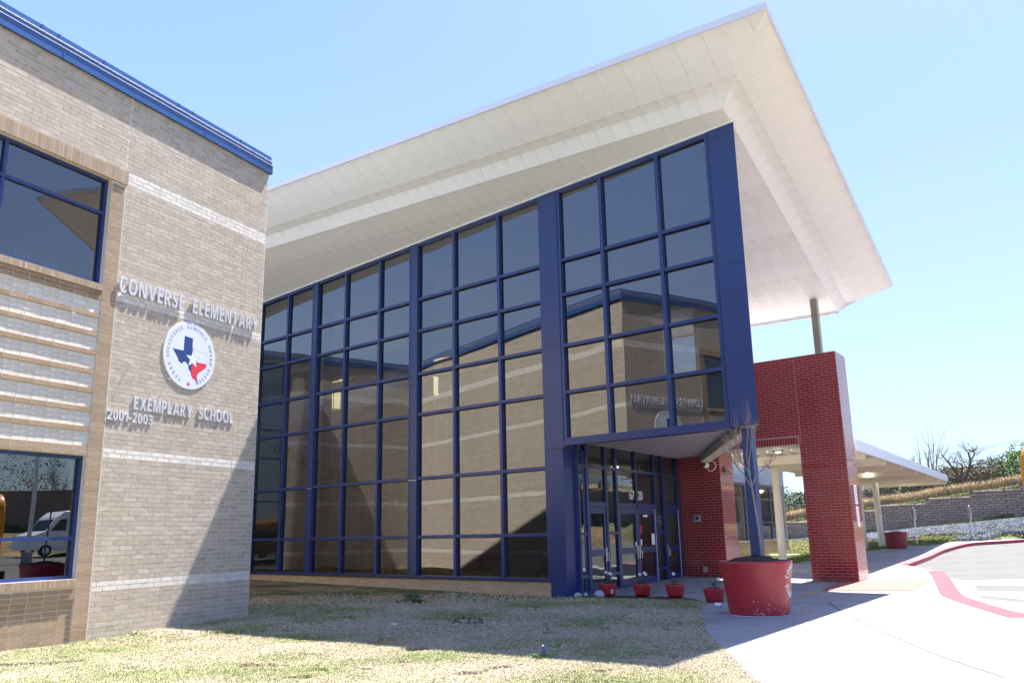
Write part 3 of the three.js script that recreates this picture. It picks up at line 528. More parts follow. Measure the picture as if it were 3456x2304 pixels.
// ------------------------------------------------------------------ glass-fronted entrance building
const bB = thing('glass_entrance_building', 'entrance hall with tall dark blue framed glass front and white shed roof', 'building', OB.toArray(), phiOf(TBX));
const MX = [-19.2, -17.55, [-15.98, -15.72], -14.3, -12.66, -11.02, [-9.61, -9.35], -7.935, -6.31, [-4.95, -4.61], -3.173, -1.513, -0.06];
const ROWS = [0.43, 1.462, 3.032, 4.798, 5.95, 7.2, 8.14];
{
  const zg = -0.03, zf = 0.055, hb = 0.04;
  const frame = part('sill_rail', new GB().box(-20.8, 0.0, 0.40, 0.46, -0.12, 0.075).geo(), M.blue, bB);
  // vertical members
  const spans = []; let prev = -20.8;
  for (const m of MX) {
    const [a, b] = Array.isArray(m) ? m : [m - 0.045, m + 0.045], wide = Array.isArray(m), ya = topY(a) - 0.0, yb = topY(b);
    const B = [V(a, 0.461, zf + (wide ? 0.02 : 0)), V(b, 0.461, zf + (wide ? 0.02 : 0)), V(b, 0.461, -0.12), V(a, 0.461, -0.12)], g = new GB().hexa(B, B.map((p, i) => p.clone().setY(i === 1 || i === 2 ? yb : ya)));
    const mm = part(wide ? 'column_cover' : 'mullion', g.geo(), M.blue, bB);
    if (wide) { part('cover_groove', new GB().box(a + 0.045, a + 0.058, 0.5, topY(a) - 0.05, zf + 0.0205, zf + 0.0235).geo(), M.gasket, mm); part('splice', new GB().box(a + 0.004, b - 0.004, 2.98, 2.995, zf + 0.021, zf + 0.024).geo(), M.alu, mm); part('splice', new GB().box(a + 0.004, b - 0.004, 0.47, 0.53, zf + 0.0202, zf + 0.026).geo(), M.blue, mm); }
    spans.push([prev, a]); prev = b;
  }
  for (const [a, b] of spans) {
    for (let i = 0; i < ROWS.length; i++) {
      const y0 = i ? ROWS[i] + hb : 0.461, top = i + 1 === ROWS.length, y1 = top ? 0 : ROWS[i + 1] - hb;
      const yl = top ? topY(a) - 0.09 : y1, yr = top ? topY(b) - 0.09 : y1;
      part('pane', paneG(V(a - 0.006, y0 - 0.01, zg), V(b + 0.006, y0 - 0.01, zg), V(b + 0.006, yr + 0.01, zg), V(a - 0.006, yl + 0.01, zg)), glass, bB);
      if (i) { const t = part('transom', new GB().box(a + 0.001, b - 0.001, ROWS[i] - hb, ROWS[i] + hb, -0.1, zf - 0.006).geo(), M.blue, bB); part('gasket', new GB().box(a + 0.002, b - 0.002, ROWS[i] - hb - 0.014, ROWS[i] - hb - 0.001, -0.02, zf - 0.02).geo(), M.gasket, t); }
      if (top) { const B = [V(a + 0.001, yl, zf), V(b - 0.001, yr, zf), V(b - 0.001, yr, -0.1), V(a + 0.001, yl, -0.1)]; part('head_rail', new GB().hexa(B, B.map(p => p.clone().setY(topY(p.x)))).geo(), M.blue, bB); }
    }
  }
  // low buff brick wall under the glass
  const low = part('base_wall', new GB().box(-20.8, -0.02, -0.3, 0.385, -0.2, 0.03).geo(), M.mortarBuff, bB);
  part('sill_flashing', new GB().box(-20.8, 0.0, 0.385, 0.3995, -0.12, 0.085).geo(), M.gasket, low);
  layBricks(courses(-20.8, -0.03, -0.1, 0.38, 0.2535, 0.0765, () => ({ k: 'buff' }), { z: 0.03, p: 0.003, holes: [[-9.37, -9.36, -1, 1], [-4.62, -4.61, -1, 1]] }), low, 'brick');
  // blue corner column, double width, up to the roof and down to the ground
  const colT = [V(-0.012, 3.53, 0.075), V(0.5, 3.53, 0.075), V(0.5, 3.53, -0.2), V(-0.012, 3.53, -0.2)];
  const cc = part('corner_column_cover', new GB().hexa(colT, colT.map(p => p.clone().setY(topY(p.x)))).geo(), M.blue, bB);
  part('cover_joint', new GB().box(-0.008, 0.496, 5.99, 6.0, 0.0755, 0.078).geo(), M.gasket, cc);
  part('column', new GB().box(-0.02, 0.45, -0.2, 3.47, -0.95, 0.06).geo(), M.blue, bB);
  part('drip_cap', new GB().box(-0.03, 0.52, 3.47, 3.529, -0.4, 0.09).geo(), M.blue, bB);
  // overhanging glass box above the doors
  const BX = [0.54, 1.824, 3.425, 4.74], BR = [3.68, 4.80, 5.95, 7.24, 8.13];
  part('box_bottom_rail', new GB().box(0.5, 4.79, 3.525, 3.60, -0.2, 0.07).box(0.5, 4.79, 3.60, 3.70, -0.14, zf).geo(), M.blue, bB);
  BX.forEach((x, i) => {
    const a = x - (i ? 0.045 : 0.04), b = x + 0.045, B = [V(a, 3.70, zf + 0.004), V(b, 3.70, zf + 0.004), V(b, 3.70, -0.12), V(a, 3.70, -0.12)];
    part('mullion', new GB().hexa(B, B.map(p => p.clone().setY(topY(p.x)))).geo(), M.blue, bB);
    if (i < 3) for (let r = 0; r < BR.length; r++) {
      const x0 = b, x1 = BX[i + 1] - 0.045, top = r === 4, y0 = r ? BR[r] + hb : 3.70, yl = top ? topY(x0) - 0.1 : BR[r + 1] - hb, yr = top ? topY(x1) - 0.1 : yl;
      part('pane', paneG(V(x0 - 0.006, y0 - 0.01, zg), V(x1 + 0.006, y0 - 0.01, zg), V(x1 + 0.006, yr + 0.01, zg), V(x0 - 0.006, yl + 0.01, zg)), glass, bB);
      if (r) { const t = part('transom', new GB().box(x0 + 0.001, x1 - 0.001, BR[r] - hb, BR[r] + hb, -0.1, zf - 0.006).geo(), M.blue, bB); part('gasket', new GB().box(x0 + 0.002, x1 - 0.002, BR[r] - hb - 0.014, BR[r] - hb - 0.001, -0.02, zf - 0.02).geo(), M.gasket, t); }
      if (top) { const Q = [V(x0 + 0.001, yl, zf), V(x1 - 0.001, yr, zf), V(x1 - 0.001, yr, -0.1), V(x0 + 0.001, yl, -0.1)]; part('head_rail', new GB().hexa(Q, Q.map(p => p.clone().setY(topY(p.x)))).geo(), M.blue, bB); }
    }
  });
  const pB = [V(4.792, 3.565, 0.085), V(5.425, 3.565, 0.085), V(5.30, 3.565, -0.12), V(4.792, 3.565, -0.12)];
  const cp = part('corner_panel', new GB().hexa(pB, pB.map(p => p.clone().setY(topY(p.x)))).geo(), M.blue, bB);
  part('panel_joint', new GB().box(4.786, 4.80, 3.6, topY(4.8) - 0.01, 0.06, 0.0875).box(4.81, 5.42, 7.0, 7.008, 0.0852, 0.0868).box(4.81, 5.42, 9.93, 9.94, 0.0852, 0.0868).geo(), M.gasket, cp);
  part('box_column', new GB().box(4.93, 5.135, -0.2, 3.53, -0.34, -0.13).geo(), M.blue, bB);
  // wedge behind the box: its slanting wall, floor and edge beam
  const a = V(5.27, 0, -0.13), b = V(0.75, 0, -6.74);
  const wd = V().subVectors(b, a).normalize(), wn = V(wd.z, 0, -wd.x), wl = a.distanceTo(b);
  const wq = (s, y, o = 0) => a.clone().addScaledVector(wd, s).addScaledVector(wn, o).setY(y);
  const wallSeg = (g, s0, s1, y0, y1a, y1b) => g.hexa([wq(s0, y0, 0.2), wq(s1, y0, 0.2), wq(s1, y0), wq(s0, y0)], [wq(s0, y1a, 0.2), wq(s1, y1b, 0.2), wq(s1, y1b), wq(s0, y1a)]);
  const rY = s => { const p = wq(s, 0).applyMatrix4(bB.matrixWorld); return WR.y - RP * ((p.x - WR.x) * Math.sin(34.5 * D2R) - (p.z - WR.z) * Math.cos(34.5 * D2R)) - 0.02; };
  const openings = [[0.8, 1.75], [2.3, 2.75], [3.1, 3.55], [4.2, 4.9]], ww = new GB(); let sp = 0;
  for (const [s0, s1] of [...openings, [wl, wl]]) { wallSeg(ww, sp, s0, 3.62, rY(sp), rY(s0)); if (s1 > s0) { wallSeg(ww, s0, s1, 3.62, 4.6, 4.6); wallSeg(ww, s0, s1, 6.1, rY(s0), rY(s1)); const pn = part('pane', paneG(wq(s1, 4.6, 0.1), wq(s0, 4.6, 0.1), wq(s0, 6.1, 0.1), wq(s1, 6.1, 0.1)), glassClear, bB); pn.userData.label = 'clear pane in the slanting rear wall of the glass box'; part('window_bar', (() => { const q = new GB(); wallSeg(q, s0, s1, 5.38, 5.44, 5.44); return q.geo(); })(), M.blue, bB); } sp = s1; }
  part('slanting_wall', ww.geo(), M.inWall, bB);
  const fl = new GB(), y0 = 3.63, y1 = 3.72, tri = y => [V(0.45, y, -0.21), V(5.2, y, -0.21), V(0.9, y, -6.7), V(-0.4, y, -6.7)];
  fl.hexa(tri(y0), tri(y1)); part('box_floor', fl.geo(), std(0.34, 0.35, 0.37, { roughness: 0.8 }), bB);
  const hx = (s0, s1, y0, y1, o0, o1) => new GB().hexa([wq(s0, y0, o1), wq(s1, y0, o1), wq(s1, y0, o0), wq(s0, y0, o0)], [wq(s0, y1, o1), wq(s1, y1, o1), wq(s1, y1, o0), wq(s0, y1, o0)]).geo();
  const eb = part('edge_beam', hx(0.25, wl - 0.02, 3.44, 3.625, 0, 0.28), M.cream, bB);
  part('beam_groove', hx(0.3, wl - 0.05, 3.53, 3.542, 0.2805, 0.284), M.gasket, eb);
}
{ // door wall, at a slant from the blue column to the red brick pier
  const o = V(0.42, 0, -0.9), dw = new THREE.Group(); dw.name = 'door_wall'; bB.add(dw); dw.position.copy(o); dw.rotation.y = phiOf(TDX) - phiOf(TBX); dw.updateWorldMatrix(true, true);
  const zf = 0.05, VX = [[-0.52, -0.44], [-0.11, -0.03], [0.95, 1.05], [1.56, 1.66], [4.05, 4.15], [4.66, 4.77], [5.79, 5.92]];
  for (const [a, b] of VX) part('jamb', new GB().box(a, b, 0.02, 3.63, -0.06, zf).geo(), M.blue, dw);
  part('jamb', new GB().box(2.79, 2.86, 2.22, 3.63, -0.06, zf).geo(), M.blue, dw);
  const bays = [[-0.44, -0.11], [-0.03, 0.95], [1.05, 1.56], [1.66, 2.79], [2.86, 4.05], [4.15, 4.66], [4.77, 5.79]];
  const pane = (x0, x1, y0, y1) => part('pane', paneG(V(x0 - 0.005, y0 - 0.005, 0), V(x1 + 0.005, y0 - 0.005, 0), V(x1 + 0.005, y1 + 0.005, 0), V(x0 - 0.005, y1 + 0.005, 0), 0.0025, 0.002), glassClear, dw);
  for (const [i, [a, b]] of bays.entries()) {
    part('transom', new GB().box(a + 0.001, b - 0.001, 3.05, 3.12, -0.05, zf - 0.006).geo(), M.blue, dw); pane(a, b, 3.12, 3.62);
    if ([0, 2, 5].includes(i)) {
      for (const y of [1.46, 0.47]) part('transom', new GB().box(a + 0.001, b - 0.001, y - 0.035, y + 0.035, -0.05, zf - 0.006).geo(), M.blue, dw);
      part('bottom_rail', new GB().box(a + 0.001, b - 0.001, 0.02, 0.14, -0.05, zf - 0.006).geo(), M.blue, dw);
      pane(a, b, 1.495, 3.05); pane(a, b, 0.505, 1.425); pane(a, b, 0.14, 0.435);
    } else {
      part('header', new GB().box(a + 0.001, b - 0.001, 2.11, 2.225, -0.055, zf - 0.004).geo(), M.blue, dw); pane(a, b, 2.225, 3.05);
    }
  }
  const leaf = (a, b, hingeLeft, label) => {
    const g = new GB(), z0 = -0.03, z1 = 0.028, st = 0.115;
    g.box(a, a + st, 0.05, 2.10, z0, z1).box(b - st, b, 0.05, 2.10, z0, z1).box(a + st, b - st, 1.95, 2.10, z0, z1).box(a + st, b - st, 0.92, 1.08, z0, z1).box(a + st, b - st, 0.05, 0.30, z0, z1);
    const d = part('door', g.geo(), M.blue, dw); d.userData.label = label;
    for (const [y0, y1] of [[1.08, 1.95], [0.30, 0.92]]) part('pane', paneG(V(a + st, y0, 0), V(b - st, y0, 0), V(b - st, y1, 0), V(a + st, y1, 0), 0.003, 0.002), glassClear, d);
    const hx = hingeLeft ? b - 0.06 : a + 0.06, s = hingeLeft ? -1 : 1;
    part('handle', new GB().box(hx - 0.03, hx + 0.03, 0.78, 1.12, z1 + 0.0005, z1 + 0.008).tube(V(hx, 0.80, z1 + 0.06), V(hx, 0.98, z1 + 0.06), 0.011, 0.011, 8).tube(V(hx, 0.80, z1), V(hx, 0.80, z1 + 0.06), 0.009, 0.009, 6).tube(V(hx, 0.98, z1), V(hx, 0.98, z1 + 0.06), 0.009, 0.009, 6).geo(), M.alu, d);
    const ex = hingeLeft ? a + 0.012 : b - 0.012; part('hinge_strip', new GB().box(ex - 0.012, ex + 0.012, 0.06, 2.09, z1 + 0.0005, z1 + 0.005).geo(), M.white, d);
    return d;
  };
  leaf(-0.028, 0.948, true, 'single door next to the blue column'); const d2 = leaf(1.664, 2.82, true, 'left leaf of the double door'), d3 = leaf(2.835, 4.046, false, 'right leaf of the double door with posted notices'); leaf(4.774, 5.786, false, 'single door next to the red pier');
  part('notice', boxG(2.62, 2.70, 1.1, 1.22, 0.03, 0.032), M.paper, d2); part('notice', boxG(3.70, 3.92, 1.12, 1.42, 0.03, 0.032), M.paper, d3); part('notice', boxG(2.96, 3.05, 1.12, 1.28, 0.03, 0.032), M.paper, d3); part('red_sticker', boxG(2.97, 3.07, 1.42, 1.66, 0.03, 0.032), M.redPaper, d3); part('notice', boxG(3.2, 3.5, 1.87, 1.93, 0.03, 0.032), M.paper, d3);
  part('threshold', new GB().box(-0.03, 5.8, 0.02, 0.056, -0.05, 0.07).geo(), M.alu, dw);
  for (const [ch, x] of [['6', 2.42], ['7', 2.57], ['2', 2.97], ['0', 3.12]]) { const g = letterG(ch, 0.17, 0.004); g.translate(x - g.boundingBox.min.x, 2.33, 0.012); part('house_number', g, M.white, dw); }
  part('poster', boxG(-0.40, -0.17, 1.52, 1.95, -0.02, -0.015), std(0.35, 0.32, 0.36), dw); part('poster', boxG(-0.40, -0.17, 0.95, 1.36, -0.02, -0.015), std(0.35, 0.3, 0.33), dw); part('poster', boxG(4.2, 4.6, 1.62, 1.95, -0.02, -0.015), std(0.4, 0.4, 0.42), dw); part('poster', boxG(4.18, 4.62, 0.95, 1.38, -0.02, -0.015), std(0.14, 0.14, 0.2), dw);
}
{ // shed roof with stepped eaves; local x along the front eave, z outwards
  const roofRot = phiOf(TRX) - phiOf(TBX), origin = WR.clone().setY(0), loc = bB.worldToLocal(origin.clone());
  const rg = new GB(), XL = -24, ZB = -7.93, Z0 = 0.503, O = [[0, 0], [0.26, 0.20], [0.52, 0.21], [1.5, 0.47]];
  const Y = z => WR.y + RP * z, ring = (k, x, z) => V(x, Y(z) + O[k][1], z);
  const pF = (k, x) => ring(k, x, Z0 + O[k][0]), pR = (k, z) => ring(k, O[k][0], z);
  // deck: closed body above the soffit
  const up = 0.6, cor = V(O[3][0], Y(Z0 + 1.5) + up, Z0 + 1.5);
  const T = [V(XL, Y(Z0 + 1.5) + up, Z0 + 1.5), cor, V(1.5, Y(ZB) + up, ZB), V(XL, Y(ZB) + up, ZB)];
  rg.quad(T[0], T[1], T[2], T[3]);
  const roof = part('roof', rg.geo(), M.roofTop, bB); roof.position.copy(loc); roof.rotation.y = roofRot; roof.material.side = THREE.DoubleSide;
  // dark backing just above the panels
  const bk = new GB(), e = 0.02, lift = p => p.clone().setY(p.y + e);
  for (let k = 0; k < 3; k++) { bk.quad(lift(pF(k, XL)), lift(pF(k, O[k][0])), lift(pF(k + 1, O[k + 1][0])), lift(pF(k + 1, XL))); bk.quad(lift(pR(k, Z0 + O[k][0])), lift(pR(k, ZB)), lift(pR(k + 1, ZB)), lift(pR(k + 1, Z0 + O[k + 1][0]))); }
  bk.quad(lift(V(XL, Y(Z0), Z0)), lift(V(XL, Y(ZB), ZB)), lift(V(0, Y(ZB), ZB)), lift(V(0, Y(Z0), Z0)));
  const gapM = M.soffitGap.clone(); gapM.side = THREE.DoubleSide;
  part('soffit_backing', bk.geo(), gapM, roof);
  const slab = (a, b, c, d, name = 'soffit_panel') => { const n = 0.018, u = p => p.clone().setY(p.y + n); part(name, new GB().hexa([a, b, c, d], [u(a), u(b), u(c), u(d)]).geo(), M.soffit, roof); };
  const W = 0.42, gp = 0.004;
  for (let k = 0; k < 3; k++) {
    const w = k === 2 ? 0.62 : W;
    for (let x = XL, x1; x < O[k + 1][0]; x = x1 + (x1 === O[k][0] ? 0 : gp)) { // front, cut at the mitre
      x1 = Math.min(x + w - gp, O[k + 1][0]); if (x < O[k][0] && x1 > O[k][0]) x1 = O[k][0];
      const cut = q => q <= O[k][0] ? pF(k, q) : (() => { const t = (q - O[k][0]) / (O[k + 1][0] - O[k][0]); return pF(k, O[k][0]).lerp(pF(k + 1, O[k + 1][0]), t); })();
      if (x1 - x > 0.01) slab(cut(x1), cut(x), pF(k + 1, x), pF(k + 1, x1));
    }
    for (let z = ZB, z1, m = Z0 + O[k][0]; z < Z0 + O[k + 1][0]; z = z1 + (z1 === m ? 0 : gp)) {
      z1 = Math.min(z + w - gp, Z0 + O[k + 1][0]); if (z < m && z1 > m) z1 = m;
      const cut = q => q <= Z0 + O[k][0] ? pR(k, q) : (() => { const t = (q - Z0 - O[k][0]) / (O[k + 1][0] - O[k][0]); return pR(k, Z0 + O[k][0]).lerp(pR(k + 1, Z0 + O[k + 1][0]), t); })();
      if (z1 - z > 0.01) slab(cut(z), cut(z1), pR(k + 1, z1), pR(k + 1, z));
    }
  }
  for (let x = XL; x < -0.01; x += 0.46) { const x1 = Math.min(x + 0.456, 0); slab(V(x1, Y(Z0), Z0), V(x, Y(Z0), Z0), V(x, Y(ZB), ZB), V(x1, Y(ZB), ZB), 'soffit_board'); }
  // fascia, end closure and the white trim over the glass
  const fa = new GB(), fq = 0.03, y3 = O[3][1];
  fa.hexa([V(XL, Y(Z0 + 1.5) + y3 - 0.015, Z0 + 1.5 + fq), V(1.5 + fq, Y(Z0 + 1.5) + y3 - 0.015, Z0 + 1.5 + fq), V(1.5, Y(Z0 + 1.5) + y3 - 0.015, Z0 + 1.5), V(XL, Y(Z0 + 1.5) + y3 - 0.015, Z0 + 1.5)], [V(XL, Y(Z0 + 1.5) + up + 0.01, Z0 + 1.5 + fq), V(1.5 + fq, Y(Z0 + 1.5) + up + 0.01, Z0 + 1.5 + fq), V(1.5, Y(Z0 + 1.5) + up + 0.01, Z0 + 1.5), V(XL, Y(Z0 + 1.5) + up + 0.01, Z0 + 1.5)]);
  part('front_fascia', fa.geo(), M.fascia, roof);
  const fr = new GB(), zz = [Z0 + 1.5 + fq, ZB];
  fr.hexa([V(1.5, Y(zz[0]) + y3 - 0.015, zz[0] - 0.002), V(1.5 + fq, Y(zz[0]) + y3 - 0.015, zz[0] - 0.002), V(1.5 + fq, Y(ZB) + y3 - 0.015, ZB), V(1.5, Y(ZB) + y3 - 0.015, ZB)], [V(1.5, Y(zz[0]) + up, zz[0] - 0.002), V(1.5 + fq, Y(zz[0]) + up, zz[0] - 0.002), V(1.5 + fq, Y(ZB) + up, ZB), V(1.5, Y(ZB) + up, ZB)]);
  part('side_fascia', fr.geo(), M.fascia, roof);
  const en = new GB(); en.quad(V(1.5, Y(ZB) + y3, ZB - 0.001), V(0.52, Y(ZB) + 0.21, ZB - 0.001), V(0.52, Y(ZB) + up, ZB - 0.001), V(1.5, Y(ZB) + up, ZB - 0.001)); en.quad(V(0.52, Y(ZB) + 0.21, ZB - 0.001), V(0, Y(ZB), ZB - 0.001), V(0, Y(ZB) + up, ZB - 0.001), V(0.52, Y(ZB) + up, ZB - 0.001)); en.quad(V(0, Y(ZB), ZB - 0.001), V(XL, Y(ZB), ZB - 0.001), V(XL, Y(ZB) + up, ZB - 0.001), V(0, Y(ZB) + up, ZB - 0.001));
  part('rear_closure', en.geo(), M.soffit, roof);
  part('edge_trim', new GB().bar(V(XL, Y(ZB) - 0.02, ZB), V(0.02, Y(ZB) - 0.02, ZB), 0.03, 0.09).geo(), M.soffit, roof);
  const tb = [V(-20.8, 0, 0.1), V(5.44, 0, 0.1), V(5.44, 0, 0.0), V(-20.8, 0, 0.0)];
  part('soffit_trim', new GB().hexa(tb.map(p => p.clone().setY(topY(p.x) - 0.004)), tb.map(p => p.clone().setY(topY(p.x) + 0.10 + p.z * 0.5))).geo(), M.soffit, bB);
}
{ // inside of the hall: floor, walls that close it, and what can be seen behind the glass
  const wallY = 8.6;
  part('hall_floor', new GB().box(-20.8, 0.35, -0.25, 0.03, -9, -0.21).geo(), M.inFloor, bB);
  part('hall_rear_wall', new GB().box(-20.8, -0.5, 0.03, wallY, -6.8, -6.6).geo(), M.inWall, bB);
  part('hall_wainscot', new GB().box(-20.8, -0.5, 0.03, 1.0, -6.59, -6.57).geo(), std(0.3, 0.27, 0.22), bB);
  part('hall_end_wall', new GB().box(-20.9, -20.8, -0.2, 8.8, -7, 0.0).geo(), M.inWall, bB);
  part('blue_pier', new GB().box(-13.4, -12.1, 0.03, 6.5, -6.5, -5.2).geo(), M.inBlue, bB); part('blue_pier', new GB().box(-9.0, -8.2, 0.03, 6.5, -6.5, -5.6).geo(), M.inBlue, bB);
  part('partition', new GB().box(-0.75, -0.55, 0.03, 3.0, -6.55, -2.4).geo(), M.inWall, bB);
  for (let i = 0; i < 3; i++) part('hall_column', new GB().box([-9.56, -4.86, -15.9][i], [-9.4, -4.68, -15.78][i], 0.03, 8.9, -0.65, -0.4).geo(), M.blue, bB);
  const dm = new GB(); dm.tube(V(-20, 7.15, -2.2), V(4.2, 7.25, -2.2), 0.33, 0.33, 18); part('air_duct', dm.geo(), M.alu, bB);
  const rings = new GB(); for (const x of [-11, -8.6, -5.2, -2.6, 0.4]) rings.tube(V(x, 7.2, -2.2), V(x + 0.05, 7.2, -2.2), 0.345, 0.345, 18); part('duct_band', rings.geo(), M.alu, bB);
}
const onB = (x, y, zb) => { const d = ray(x, y), P = BW(0, 0, zb), t = ((P.x) * nB.x + P.z * nB.z) / (d.x * nB.x + d.z * nB.z), w = V(d.x * t, EYE + d.y * t, d.z * t); return [(w.x - OB.x) * uB.x + (w.z - OB.z) * uB.z, w.y]; };
const lampMat = new THREE.MeshStandardMaterial({ color: 0xfff3c0, emissive: new THREE.Color(1, 0.86, 0.42), emissiveIntensity: 0.85, roughness: 0.6 });
for (const [i, [x, y, lb]] of [[...onB(1128, 1352, -3.4), 'lit yellow lantern hanging in the hall, beside the blue pier'], [...onB(1456, 1303, -3.4), 'lit yellow lantern hanging in the hall, nearest the blue corner column']].entries()) {
  const p = BW(x, y, -3.4), t = thing('pendant_lantern', lb, 'lamp', p.toArray(), phiOf(TBX), 'lanterns in the hall');
  part('lantern_shade', new GB().box(-0.16, 0.16, -0.32, 0.32, -0.16, 0.16).geo(), lampMat, t);
  part('lantern_frame', new GB().box(-0.18, -0.162, -0.34, 0.34, 0.162, 0.18).box(0.162, 0.18, -0.34, 0.34, 0.162, 0.18).box(-0.012, 0.012, -0.34, 0.34, 0.162, 0.175).box(-0.19, 0.19, 0.325, 0.36, -0.19, 0.19).box(-0.19, 0.19, -0.36, -0.325, -0.19, 0.19).tube(V(0, 0.36, 0), V(0, topY(x) - y - 1.2, 0), 0.012, 0.012, 6).geo(), M.black, t);
  const l = new THREE.PointLight(0xffdc90, 1.5, 9); l.position.set(p.x, p.y - 0.6, p.z); l.castShadow = true; l.shadow.radius = 6; scene.add(l);
}
for (const [x, z, lb] of [[onB(1262, 1920, -4)[0], -4.0, 'red slatted bench behind the glass, beside the indoor plants'], [onB(1060, 1920, -4)[0], -4.0, 'red slatted bench behind the glass near the tan school wing']]) {
  const t = thing('slatted_bench', lb, 'bench', BW(x, 0.03, z).toArray(), phiOf(TBX), 'benches in the hall');
  part('seat', (() => { const g = new GB(); for (let i = 0; i < 6; i++) g.box(-0.75, 0.75, 0.42, 0.445, -0.22 + i * 0.085, -0.16 + i * 0.085); return g.geo(); })(), M.redMetal, t);
  for (let i = 0; i < 12; i++) part('back_slat', new GB().box(-0.72 + i * 0.128, -0.66 + i * 0.128, 0.47, 0.9, -0.25, -0.225).geo(), M.redMetal, t);
  part('top_rail', new GB().box(-0.76, 0.76, 0.9, 0.95, -0.26, -0.215).geo(), M.redMetal, t);
  for (const s of [-1, 1]) for (const zz of [-0.2, 0.26]) part('leg', new GB().box(s * 0.72 - 0.025, s * 0.72 + 0.025, 0, 0.43, zz - 0.025, zz + 0.025).geo(), M.redMetal, t);
  for (const s of [-1, 1]) part('armrest', new GB().box(s * 0.74 - 0.03, s * 0.74 + 0.03, 0.6, 0.63, -0.22, 0.3).box(s * 0.74 - 0.02, s * 0.74 + 0.02, 0.43, 0.6, 0.25, 0.28).geo(), M.redMetal, t);
}
{
  const plant = (x, z, lb) => { const t = thing('indoor_plant', lb, 'plant', BW(x, 0.03, z).toArray()); part('planter', new THREE.CylinderGeometry(0.2, 0.15, 0.4, 20).translate(0, 0.2, 0), M.black, t); const g = new GB(); for (let i = 0; i < 90; i++) { const a = rr(0, 6.28), r = rr(0.05, 0.4), y = rr(0.4, 1.1), c = V(Math.cos(a) * r, y, Math.sin(a) * r), u = V(rr(-1, 1), rr(-0.3, 1), rr(-1, 1)).multiplyScalar(0.13), w = V(rr(-1, 1), 0, rr(-1, 1)).multiplyScalar(0.05); g.quad(c.clone().sub(w), c.clone().add(w), c.clone().add(u).addScaledVector(w, 0.4), c.clone().add(u).addScaledVector(w, -0.4)); } part('foliage', g.geo(), M.leafDark, t); };
  plant(onB(1140, 1920, -3.3)[0], -3.3, 'leafy green plant in a black planter behind the glass, left of the bench'); plant(onB(1185, 1920, -3.5)[0], -3.5, 'leafy green plant touching the red bench behind the glass');
  const dr = thing('inner_door', 'wooden inner door with light frame on the hall rear wall', 'door', BW(onB(1262, 1850, -6.56)[0], 0.03, -6.56).toArray(), phiOf(TBX));
  part('door_leaf', boxG(-0.46, 0.46, 0, 2.1, 0, 0.04), M.wood, dr); part('door_frame', new GB().box(-0.56, -0.47, 0, 2.2, 0, 0.06).box(0.47, 0.56, 0, 2.2, 0, 0.06).box(-0.47, 0.47, 2.11, 2.2, 0, 0.06).geo(), std(0.45, 0.34, 0.18), dr); part('vision_panel', boxG(0.05, 0.3, 0.9, 1.9, 0.041, 0.045), std(0.3, 0.32, 0.33, { roughness: 0.1 }), dr);
  const bn = thing('paw_banner', 'dark red banner with white paw prints hung across the hall', 'banner', BW(0, 0, -3.0).toArray(), phiOf(TBX));
  const b0 = onB(925, 1508, -3), b1 = onB(1385, 1718, -3), B0 = V(b0[0], b0[1], 0), B1 = V(b1[0], b1[1], 0), dir = V().subVectors(B1, B0).normalize();
  part('cloth', new GB().bar(B0, B1, 0.01, 0.34).geo(), std(0.22, 0.03, 0.02), bn);
  for (let i = 0; i < 17; i++) { const p = B0.clone().lerp(B1, (i + 0.5) / 17), g = new GB(); for (const [dx, dy, r] of [[0, -0.03, 0.05], [-0.06, 0.04, 0.024], [-0.022, 0.07, 0.024], [0.022, 0.07, 0.024], [0.06, 0.04, 0.024]]) g.box(p.x + dx - r, p.x + dx + r, p.y + dy - r, p.y + dy + r, 0.006, 0.009); part('paw_print', g.geo(), M.white, bn); }
  const tb = thing('display_board', 'pale slanted display board on a stand behind the corner of the glass', 'display board', BW(-1.9, 0.03, -1.1).toArray(), phiOf(TBX));
  part('board', new GB().hexa([V(-0.85, 0.48, 0.25), V(0.62, 0.48, 0.25), V(0.62, 0.46, 0.23), V(-0.85, 0.46, 0.23)], [V(-0.6, 0.98, -0.15), V(0.72, 0.98, -0.15), V(0.72, 0.96, -0.18), V(-0.6, 0.96, -0.18)]).geo(), std(0.6, 0.62, 0.6), tb); for (const x of [-0.5, 0.5]) part('leg', boxG(x - 0.03, x + 0.03, 0, 0.7, -0.03, 0.03), M.black, tb);
  const vb = thing('vertical_banner', 'narrow pale vertical banner behind the corner pane of the glass front', 'banner', BW(-1.05, 0.03, -1.7).toArray(), phiOf(TBX)); part('cloth', boxG(-0.1, 0.12, 0.2, 2.3, 0, 0.01), std(0.4, 0.4, 0.42), vb); part('pole', new GB().tube(V(0, 0, -0.02), V(0, 2.4, -0.02), 0.015, 0.015, 6).geo(), M.black, vb);
  const sc = solo('window_notice', new GB().hexa([V(-2.45, 1.75, -0.06), V(-2.22, 1.75, -0.06), V(-2.22, 1.75, -0.064), V(-2.45, 1.75, -0.064)], [V(-2.48, 2.12, -0.06), V(-2.25, 2.12, -0.06), V(-2.25, 2.12, -0.064), V(-2.48, 2.12, -0.064)]).geo(), M.paper, 'white sheet of paper taped inside the glass front', 'notice'); sc.position.copy(OB); sc.rotation.y = phiOf(TBX);
}
